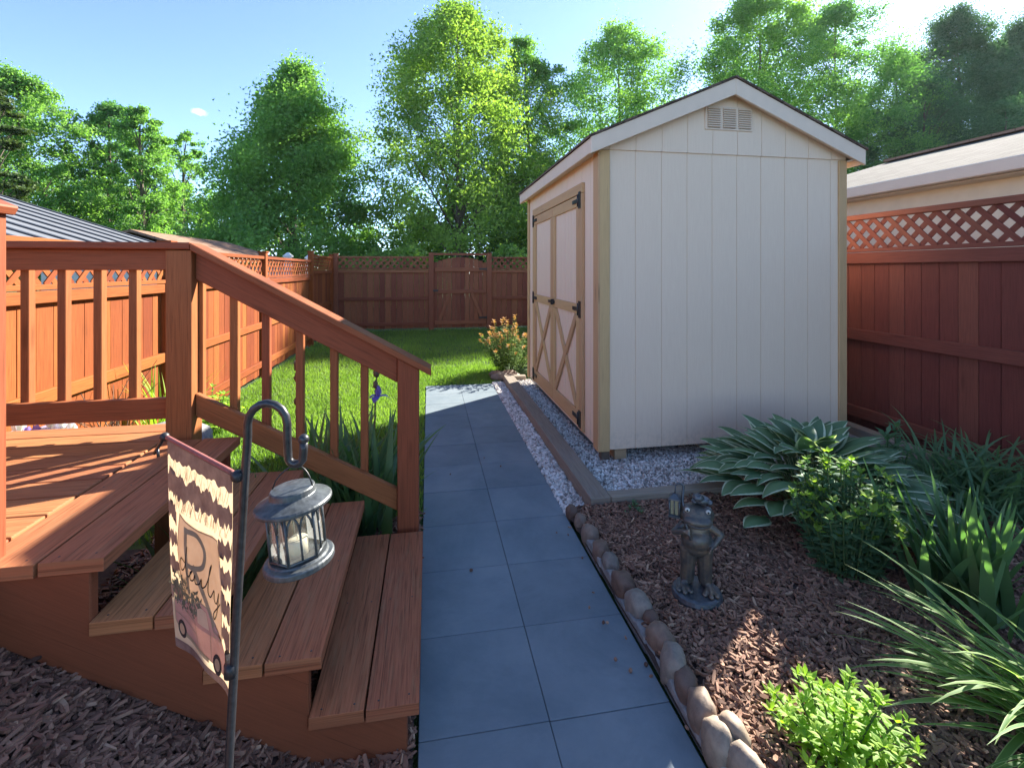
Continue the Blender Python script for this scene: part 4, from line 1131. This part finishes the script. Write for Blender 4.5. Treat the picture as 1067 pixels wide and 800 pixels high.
b = MB(); b.tube([FR + fd*.012, FL - fd*.012], .0042, 8); b.tube([FL - fd*.01, FL - fd*.03 + Vector((0, 0, -.018)), FL - fd*.075 + Vector((0, 0, -.055))], .004, 8)
b.tube([FL - fd*.055 + Vector((0, 0, -.036)), FL - fd*.047 + Vector((0, 0, -.058))], .0035, 6)
b.build('flag_arm', M['iron'], hk)
b = MB(); b.ball(FR + fd*.008, .0125, 2); b.build('knob', M['black_iron'], hk)
b = MB(); b.ball(FL - fd*.008, .011, 2); b.build('knob', M['black_iron'], hk)

def flag_pt(s_, t_, off=0.0):
    "s across, t down; hangs from the arm with a slight swing and ripple"
    H = .485
    fn = Vector((fd.y, -fd.x, 0)).normalized()
    if fn.dot(FWD) > 0: fn = -fn
    x = .012 + s_*((FR-FL).length - .024)
    sw = -.046*t_**1.3*s_ + .030*t_**2*(1-s_)
    rip = (.006*math.sin(s_*4.2 + t_*2.2) + .0035*math.sin(s_*10 - t_*4))*min(1, t_*2.2) - .015*t_*t_
    return FL + fd*(x + sw) + fn*(rip + off) + Vector((0, 0, -H*t_ + .003))
def cloth_mat(name, c, c2, k=.35):
    t = NT(name); n = t.noise(t.coords('UV', (1, 1, 1)), 14, 5, .7)
    w1 = t.node('ShaderNodeTexWave'); w1.inputs['Scale'].default_value = 160; t.link(t.coords('UV'), w1.inputs['Vector'])
    col = t.ramp(n, [(.35, c), (.7, c2)])
    t.bump(w1.outputs['Fac'], .15, .0008)
    t.n.remove(t.p) if False else None
    t.base(col, .9)
    tr = t.node('ShaderNodeBsdfTranslucent'); t.link(col, tr.inputs['Color'])
    m = t.node('ShaderNodeMixShader'); m.inputs[0].default_value = k
    t.link(t.p.outputs[0], m.inputs[1]); t.link(tr.outputs[0], m.inputs[2]); t.link(m.outputs[0], t.out.inputs['Surface'])
    return t.m
M['cloth'] = cloth_mat('cream_cloth', (.62, .45, .27), (.72, .56, .37))
M['cloth_panel'] = cloth_mat('pale_panel_print', (.66, .50, .34), (.73, .58, .42))
M['print_dark'] = cloth_mat('dark_plaid_print', (.15, .10, .092), (.29, .21, .18), .28)
M['print_letter'] = cloth_mat('letter_print', (.27, .23, .16), (.37, .32, .23), .25)
M['print_ink'] = cloth_mat('ink_print', (.02, .018, .018), (.04, .035, .035), .15)
M['print_truck'] = cloth_mat('pink_truck_print', (.44, .26, .22), (.54, .34, .29), .25)
M['print_green'] = cloth_mat('leaf_print', (.07, .085, .055), (.20, .21, .15), .2)
M['print_tan'] = cloth_mat('tan_print', (.40, .28, .17), (.52, .38, .25), .25)
M['flag_edge'] = plain('red_brown_hem', (.25, .08, .07), .8, .2, 60)

fl = thing('garden_flag', 'cream garden flag with dark stripes, letter and pink truck on hook', 'garden flag', tuple(FL))
nx, ny = 28, 42; vsf = [flag_pt(i/nx, j/ny) for j in range(ny+1) for i in range(nx+1)]
ffs = [(j*(nx+1)+i, j*(nx+1)+i+1, (j+1)*(nx+1)+i+1, (j+1)*(nx+1)+i) for j in range(ny) for i in range(nx)]
b = MB(); b.add(vsf, ffs, [[((k % (nx+1))/nx*.33, (k//(nx+1))/ny*.46) for k in f] for f in ffs], smooth=True); b.build('cloth', M['cloth'], fl)
def print_shape(name, polys, mat, off, label=None):
    "flat printed shapes given in (s, t), cut fine enough to follow the cloth"
    V, F, UV = [], [], []
    for poly in polys:
        bm = bmesh.new(); vv = [bm.verts.new((p[0]*.33, p[1]*.46, 0)) for p in poly]
        f = bm.faces.new(vv); bmesh.ops.triangulate(bm, faces=[f])
        for _ in range(3):
            le = [e for e in bm.edges if e.calc_length() > .022]
            if le: bmesh.ops.subdivide_edges(bm, edges=le, cuts=1); bmesh.ops.triangulate(bm, faces=[q for q in bm.faces if len(q.verts) > 3])
        bm.verts.index_update(); k0 = len(V)
        for v in bm.verts: V.append(flag_pt(v.co.x/.33, v.co.y/.46, off)); UV.append((v.co.x, v.co.y))
        F += [[k0 + v.index for v in q.verts] for q in bm.faces]; bm.free()
    b = MB(); b.add(V, F, [[UV[k] for k in f] for f in F], smooth=True); o = b.build(name, M[mat], fl)
    if label: o['label'] = label
    return o
def stroke(pts, w0):
    pts = [Vector((p[0]*.33, p[1]*.46)) for p in pts]; out = []
    for a, c in zip(pts[:-1], pts[1:]):
        d = (c-a); l = d.length
        if l < 1e-6: continue
        d /= l; n_ = Vector((-d.y, d.x))*w0/2; a2, c2 = a - d*w0*.35, c + d*w0*.35
        q = [a2+n_, c2+n_, c2-n_, a2-n_]; out.append([(p.x/.33, p.y/.46) for p in q])
    return out
def curve(ctrl, n=10):
    "Catmull-Rom through the control points"
    c = [ctrl[0]] + list(ctrl) + [ctrl[-1]]; out = []
    for i in range(1, len(c)-2):
        for k in range(n):
            t = k/n; p = []
            for d in (0, 1):
                a0, a1, a2, a3 = c[i-1][d], c[i][d], c[i+1][d], c[i+2][d]
                p.append(.5*((2*a1) + (-a0+a2)*t + (2*a0-5*a1+4*a2-a3)*t*t + (-a0+3*a1-3*a2+a3)*t**3))
            out.append(tuple(p))
    out.append(ctrl[-1]); return out
def ragged(s0, s1, t0, t1, n=16, amp=.012, seed=0):
    rr = random.Random(seed)
    top = [(s0+(s1-s0)*i/n, max(0.002, t0 + rr.uniform(-amp, amp))) for i in range(n+1)]
    bot = [(s0+(s1-s0)*i/n, t1 + rr.uniform(-amp, amp)) for i in range(n+1)]
    return top + bot[::-1]
print_shape('dark_stripe', [ragged(.0, 1, .002, .085, 40, .012, 1)], 'print_dark', .0007)
print_shape('dark_stripe', [ragged(.0, 1, .150, .245, 44, .024, 2)], 'print_dark', .0007)
for k, t0 in enumerate((.30, .43, .56, .69)):
    print_shape('dark_stripe', [ragged(.0, .20, t0, t0+.065, 12, .022, 10+k)], 'print_dark', .0007)
    print_shape('dark_stripe', [ragged(.80, 1, t0+.01, t0+.08, 12, .024, 20+k)], 'print_dark', .0007)
print_shape('dark_stripe', [[(.0, .955), (.3, .962), (.7, .965), (1, .955), (1, .998), (0, .998)]], 'print_dark', .0007)
print_shape('dark_stripe', [[(.86, .76), (1, .79), (1, .90), (.93, .88)]], 'print_dark', .0007)
tuft = []
rr_t = random.Random(5)
for i in range(80):
    s_ = rr_t.uniform(.05, .95); t_ = rr_t.choice((.10, .245, .26, .12)); tuft += stroke([(s_, t_+.045), (s_ + rr_t.uniform(-.05, .05), t_ - .01)], .0016)
tuft_mesh = [print_shape('tufts', tuft, 'print_tan', .0011)]; tag(tuft_mesh[0], kind='stuff')
panel = [(.22, .80), (.20, .50), (.24, .40), (.27, .315), (.36, .335), (.45, .345), (.52, .35), (.62, .345), (.72, .335), (.79, .335), (.82, .42), (.83, .55), (.80, .80)]
print_shape('panel', [panel], 'cloth_panel', .0009)
print_shape('panel_outline', stroke(panel + [panel[0]], .004), 'print_tan', .0012)
# the big letter R
print_shape('letter', stroke([(.36, .37), (.36, .66)], .014) + stroke(curve([(.36, .375), (.50, .375), (.585, .43), (.56, .505), (.46, .53), (.37, .53)], 8), .011) + stroke([(.45, .53), (.56, .63), (.68, .745)], .014), 'print_letter', .0014)
# handwriting across it
script = curve([(.34, .525), (.28, .515), (.245, .55), (.27, .575), (.33, .55), (.36, .50), (.385, .445), (.36, .50), (.35, .565), (.38, .585)], 6)
script2 = curve([(.38, .585), (.42, .56), (.44, .545), (.41, .56), (.41, .59), (.45, .585), (.47, .56), (.475, .595), (.52, .59), (.545, .565), (.55, .60), (.60, .58), (.66, .50), (.675, .475), (.645, .51), (.62, .60), (.65, .625), (.70, .585), (.70, .625), (.735, .635), (.775, .58), (.74, .67), (.70, .715), (.69, .69), (.76, .645), (.80, .62)], 6)
print_shape('handwriting', stroke(script, .0032) + stroke(script2, .0032), 'print_ink', .0021)
# foliage heaped in the truck bed
rr_t = random.Random(9); fol = []
for i in range(200):
    a = rr_t.uniform(0, 6.28); q = math.sqrt(rr_t.random()); s_ = .26 + .25*q*math.cos(a); t_ = .69 + .085*q*math.sin(a)
    a2 = rr_t.uniform(0, 6.28); l_ = .030; fol.append([(s_, t_), (s_+l_*math.cos(a2)+.008, t_+l_*.6*math.sin(a2)), (s_+1.8*l_*math.cos(a2+.3), t_+1.2*l_*math.sin(a2+.3)), (s_+l_*math.cos(a2+.7), t_+l_*.6*math.sin(a2+.7)+.006)])
print_shape('printed_foliage', fol, 'print_green', .0016)
truck = [(.05, .765), (.40, .785), (.43, .70), (.52, .675), (.62, .69), (.68, .775), (.80, .79), (.88, .83), (.90, .91), (.86, .93), (.10, .895), (.05, .86)]
print_shape('printed_truck', [truck], 'print_truck', .0013)
circ = lambda s_, t_, r: [(s_ + r/.33*math.cos(2*math.pi*k/18), t_ + r/.46*math.sin(2*math.pi*k/18)) for k in range(18)]
print_shape('printed_window', [[(.47, .78), (.475, .715), (.53, .70), (.59, .71), (.625, .785)]], 'cloth_panel', .0018)
print_shape('truck_outline', stroke(truck + [truck[0]], .0026) + stroke([(.42, .785), (.43, .905)], .002) + stroke([(.64, .79), (.65, .91)], .002) + stroke([(.06, .82), (.42, .845)], .002) + stroke([(.10, .905), (.60, .925)], .010), 'print_letter', .0019)
print_shape('printed_wheel', [circ(.74, .915, .022)], 'print_ink', .0022); print_shape('printed_wheel', [circ(.14, .89, .02)], 'print_ink', .0022)
print_shape('wheel_hub', [circ(.74, .915, .013)], 'print_tan', .0026); print_shape('wheel_hub', [circ(.14, .89, .012)], 'print_tan', .0026)
b = MB(); b.tube([flag_pt(i/12, .0, .001) for i in range(13)], .0052, 8); b.build('hem', M['flag_edge'], fl)
cl = cw(-.5475, HD, .822); b = MB()
b.tube([cl + Vector((0, 0, -.012)), cl + Vector((0, 0, .012))], .0125, 12); b.board(cl, flag_pt(.95, .80), .012, .018)
b.build('flag_clip', M['black_iron'], hk)

# lantern
LC = cw(-.4305, .93, 0)
la = thing('hanging_lantern', 'grey metal lantern with arched windows hanging from the hook', 'lantern', (LC.x, LC.y, 1.22))
lz = lambda z: (LC.x, LC.y, z)
b = MB(); b.lathe([(.010, .0), (.066, .0), (.069, .003), (.069, .012), (.066, .015), (.058, .0165), (.056, .020), (.004, .020)], lz(1.018), 40, smooth=False); b.build('base', M['pewter'], la, bevel=.001)
b = MB(); b.lathe([(.030, -.004), (.074, -.006), (.0755, -.003), (.0755, .001), (.073, .004), (.045, .016), (.044, .027), (.042, .030), (.004, .0335)], lz(1.146), 40, smooth=False); b.build('lantern_roof', M['pewter'], la, bevel=.001)
hexr, hz0, hz1 = .053, 1.038, 1.142
corner = [Vector((LC.x + hexr*math.cos(math.pi/3*k + .42), LC.y + hexr*math.sin(math.pi/3*k + .42), 0)) for k in range(6)]
b = MB()
for k in range(6):
    p, q = corner[k], corner[(k+1) % 6]
    b.tube([p + Vector((0, 0, hz0)), p + Vector((0, 0, hz1))], .0032, 6)
    e = lambda u, z: p.lerp(q, u) + Vector((0, 0, z))
    for (u0, u1) in ((.04, .5), (.5, .96)):
        um = (u0+u1)/2; zs = hz0 + .062; zt = hz1 - .006
        b.tube([e(u0, zs), e(u0 + (um-u0)*.25, zs + .018), e(um, zt)], .0024, 5)
        b.tube([e(u1, zs), e(u1 - (u1-um)*.25, zs + .018), e(um, zt)], .0024, 5)
    b.tube([e(.5, hz0), e(.5, hz0 + .064)], .0024, 5)
    b.tube([e(0, hz0 + .003), e(1, hz0 + .003)], .003, 5); b.tube([e(0, hz1), e(1, hz1)], .003, 5)
b.build('window_frame', M['pewter'], la)
tg = NT('lantern_glass'); tg.n.remove(tg.p)
gl = tg.node('ShaderNodeBsdfGlossy'); gl.inputs['Roughness'].default_value = .06; trn = tg.node('ShaderNodeBsdfTransparent'); trn.inputs['Color'].default_value = (.93, .96, .96, 1)
df = tg.node('ShaderNodeBsdfTranslucent'); df.inputs['Color'].default_value = (.8, .82, .8, 1)
m1 = tg.node('ShaderNodeMixShader'); m1.inputs[0].default_value = .20; m2 = tg.node('ShaderNodeMixShader'); m2.inputs[0].default_value = .14
tg.link(trn.outputs[0], m1.inputs[1]); tg.link(df.outputs[0], m1.inputs[2]); tg.link(m1.outputs[0], m2.inputs[1]); tg.link(gl.outputs[0], m2.inputs[2]); tg.link(m2.outputs[0], tg.out.inputs['Surface'])
M['glass'] = tg.m
for k in range(6):
    p, q = corner[k]*1.0, corner[(k+1) % 6]; ce = Vector((LC.x, LC.y, 0))
    p2, q2 = ce + (p-ce)*.955, ce + (q-ce)*.955
    b = MB(); b.add([p2 + Vector((0, 0, hz0)), q2 + Vector((0, 0, hz0)), q2 + Vector((0, 0, hz1)), p2 + Vector((0, 0, hz1))], [(0, 1, 2, 3)]); b.build('pane', M['glass'], la)
M['wax'] = plain('cream_wax', (.75, .66, .48), .5, .05, 20)
b = MB(); b.lathe([(.003, 0), (.02, 0), (.02, .030), (.018, .032), (.003, .029)], lz(1.038), 20); b.tube([lz(1.066), lz(1.078)], .0012, 5); b.build('candle', M['wax'], la)
b = MB(); hkp = cw(-.4215, HD, 1.2135)
ra, rb = LC + RGT*-.043 + Vector((0, 0, 1.172)), LC + RGT*.043 + Vector((0, 0, 1.172))
pts = []
for k in range(13):
    t = k/12; q = ra.lerp(rb, t); q.z = 1.172 + (hkp.z - 1.172 + .004)*math.sin(math.pi*t)**.6; q += (hkp - LC - Vector((0, 0, hkp.z)))*math.sin(math.pi*t)
    pts.append(q)
b.tube(pts, .0017, 6); b.build('handle', M['black_iron'], la)

la.scale = (.93, .93, .93); la.rotation_euler = Matrix.Rotation(math.radians(-6), 3, FWD).to_euler()

# ------------------------------------------------------------------ frog statue (grown as one body: capsules fused by a voxel remesh)
def bronze():
    t = NT('weathered_bronze'); oc = t.coords('Object')
    n = t.noise(oc, 16, 6, .7); f = t.noise(oc, 90, 4)
    g_ = t.node('ShaderNodeNewGeometry')
    col = t.ramp(n, [(.3, (.042, .054, .065)), (.5, (.085, .082, .075)), (.7, (.21, .16, .11))])
    col = t.mix(t.ramp(g_.outputs['Pointiness'], [(.5, (0, 0, 0)), (.6, (.6, .6, .6))]), col, (.26, .23, .19))
    t.bump(f, .35, .003)
    return t.base(col, .42, None, .35)
M['bronze'] = bronze()
M['bronze_dark'] = plain('dark_bronze', (.075, .088, .10), .42, .4, 40, .35, .3)
fr = thing('frog_statue', 'bronze frog statue holding a stick and small lantern in mulch', 'statue', (1.262, 2.11, .072), rz=math.radians(-24))
def capsule(mb, p, q, r0, r1, n=10):
    p, q = Vector(p), Vector(q); mb.ball(p, r0, 2); mb.ball(q, r1, 2)
    mb.tube([p.lerp(q, i/4) for i in range(5)], [r0 + (r1-r0)*i/4 for i in range(5)], n)
fb = MB()
z0 = .02
# legs (local: -y faces the viewer, +x is the picture's right)
for sx, foot in ((-.032, (-.052, -.055)), (.032, (.050, -.062))):
    capsule(fb, (sx, 0, .205), (sx*1.05, .004, .125), .036, .031)
    capsule(fb, (sx*1.05, .004, .125), (sx*1.15, .012, .050), .031, .030)
    capsule(fb, (sx*1.15, .012, .038), (foot[0]*.95, -.012, z0+.012), .019, .017)
    for k in (-1, 0, 1):
        capsule(fb, (foot[0]*.95, -.008, z0+.010), (foot[0] + k*.024, foot[1] - (.012 if k == 0 else 0), z0+.006), .012, .0085, 8)
        fb.ball((foot[0] + k*.024, foot[1] - (.012 if k == 0 else 0), z0+.007), (.0115, .0125, .009), 2)
# trunk
fb.ball((0, 0, .225), (.062, .05, .05), 3); fb.ball((0, -.008, .262), (.064, .054, .058), 3); fb.ball((0, .002, .305), (.056, .044, .05), 3)
fb.ball((0, .0, .335), (.046, .04, .03), 2)
# head: wide, flat-snouted, with bulging eye domes and a lip line
fb.ball((0, -.010, .388), (.072, .060, .047), 3); fb.ball((0, -.050, .374), (.060, .036, .027), 3); fb.ball((0, -.048, .352), (.052, .032, .016), 2)
for s_ in (-1, 1): fb.ball((s_*.040, -.028, .418), (.022, .021, .022), 2)
# arms: one bent on the hip (picture's right), one raised holding the stick
capsule(fb, (.052, 0, .322), (.098, .004, .285), .019, .016); capsule(fb, (.098, .004, .285), (.062, -.028, .245), .015, .012)
for k in (-1, 0, 1): capsule(fb, (.062, -.028, .245), (.050 + .004*k, -.050, .236 + .011*k), .010, .006, 8)
capsule(fb, (-.052, 0, .322), (-.088, -.012, .285), .019, .016); capsule(fb, (-.088, -.012, .285), (-.052, -.056, .318), .015, .012)
for k in (-1, 0, 1): capsule(fb, (-.052, -.056, .318), (-.036, -.068 + .004*k, .322 + .010*k), .010, .006, 8)
body = fb.build('body', M['bronze'], fr, local=True)
rm = body.modifiers.new('fuse', 'REMESH'); rm.mode = 'VOXEL'; rm.voxel_size = .0032; rm.use_smooth_shade = True
sm = body.modifiers.new('smooth', 'SMOOTH'); sm.factor = .5; sm.iterations = 3
b = MB(); b.tube([(-.047 + .094*k/10, -.066 - .016*math.sin(math.pi*k/10), .3635 - .006*math.sin(math.pi*k/10)) for k in range(11)], .0026, 6); b.build('mouth_line', M['bronze_dark'], fr, local=True)
M['eye'] = plain('pale_glass_eye', (.55, .55, .48), .12, .1, 10)
for s_ in (-1, 1):
    b = MB(); b.ball((s_*.041, -.044, .420), .011, 2); ey = b.build('eye', M['eye'], fr, local=True)
    b = MB(); b.ball((s_*.0415, -.0535, .4205), (.0045, .003, .0055), 2); b.build('pupil', M['black_iron'], ey, local=True)
hb_ = MB()      # a small frog crouching on the head
hb_.ball((.020, .0, .455), (.036, .03, .022), 2); hb_.ball((.004, -.018, .474), (.024, .022, .018), 2)
for s_ in (-1, 1): hb_.ball((.004 + s_*.012, -.028, .488), .007, 2); hb_.ball((.022 + s_*.030, -.004, .446), (.014, .018, .012), 2)
hat = hb_.build('small_frog', M['bronze_dark'], fr, local=True)
rm = hat.modifiers.new('fuse', 'REMESH'); rm.mode = 'VOXEL'; rm.voxel_size = .003; rm.use_smooth_shade = True
b = MB(); b.tube([(-.030, -.066, .285), (-.046, -.060, .35), (-.058, -.02, .45), (-.052, .0, .515), (-.070, -.005, .530), (-.085, -.01, .520)], [.006, .006, .0055, .0055, .0055, .005], 8); b.build('stick', M['bronze_dark'], fr, local=True)
ll = MB(); lc = (-.088, -.012, .365)
ll.lathe([(.004, .115), (.012, .112), (.034, .095), (.036, .088), (.026, .086)], lc, 4, smooth=False, ang0=.6); ll.lathe([(.034, .0), (.034, .010), (.026, .014), (.003, .014)], lc, 4, smooth=False, ang0=.6)
for k in range(4):
    a = .6 + math.pi/2*k; x, y = lc[0] + .028*math.cos(a), lc[1] + .028*math.sin(a); ll.tube([(x, y, lc[2]), (x, y, lc[2]+.09)], .0038, 6)
    a2 = a + math.pi/4; x, y = lc[0] + .020*math.cos(a2), lc[1] + .020*math.sin(a2); ll.tube([(x, y, lc[2]), (x, y, lc[2]+.09)], .002, 5)
ll.tube([(lc[0], lc[1], lc[2]+.112), (lc[0] + .003, lc[1], lc[2]+.157)], .0025, 6)
lo = ll.build('small_lantern', M['bronze_dark'], fr, local=True)
M['lamp_glass'] = plain('olive_lamp_glass', (.25, .24, .15), .25, .15, 20)
b = MB(); b.lathe([(.018, .012), (.022, .013), (.022, .086), (.018, .087)], lc, 4, smooth=False, ang0=.6); b.build('lamp_glass', M['lamp_glass'], lo, local=True)
b = MB(); b.lathe([(.004, -.03), (.098, -.03), (.103, -.004), (.098, .012), (.090, .020), (.004, .0215)], (0, -.018, 0), 36, smooth=False); fr.scale = (1.12, 1.1, .95); bp = b.build('base_plate', M['bronze_dark'], fr, local=True, bevel=.003)

print('objects', len(bpy.data.objects), 'polys', sum(len(m.polygons) for m in bpy.data.meshes))
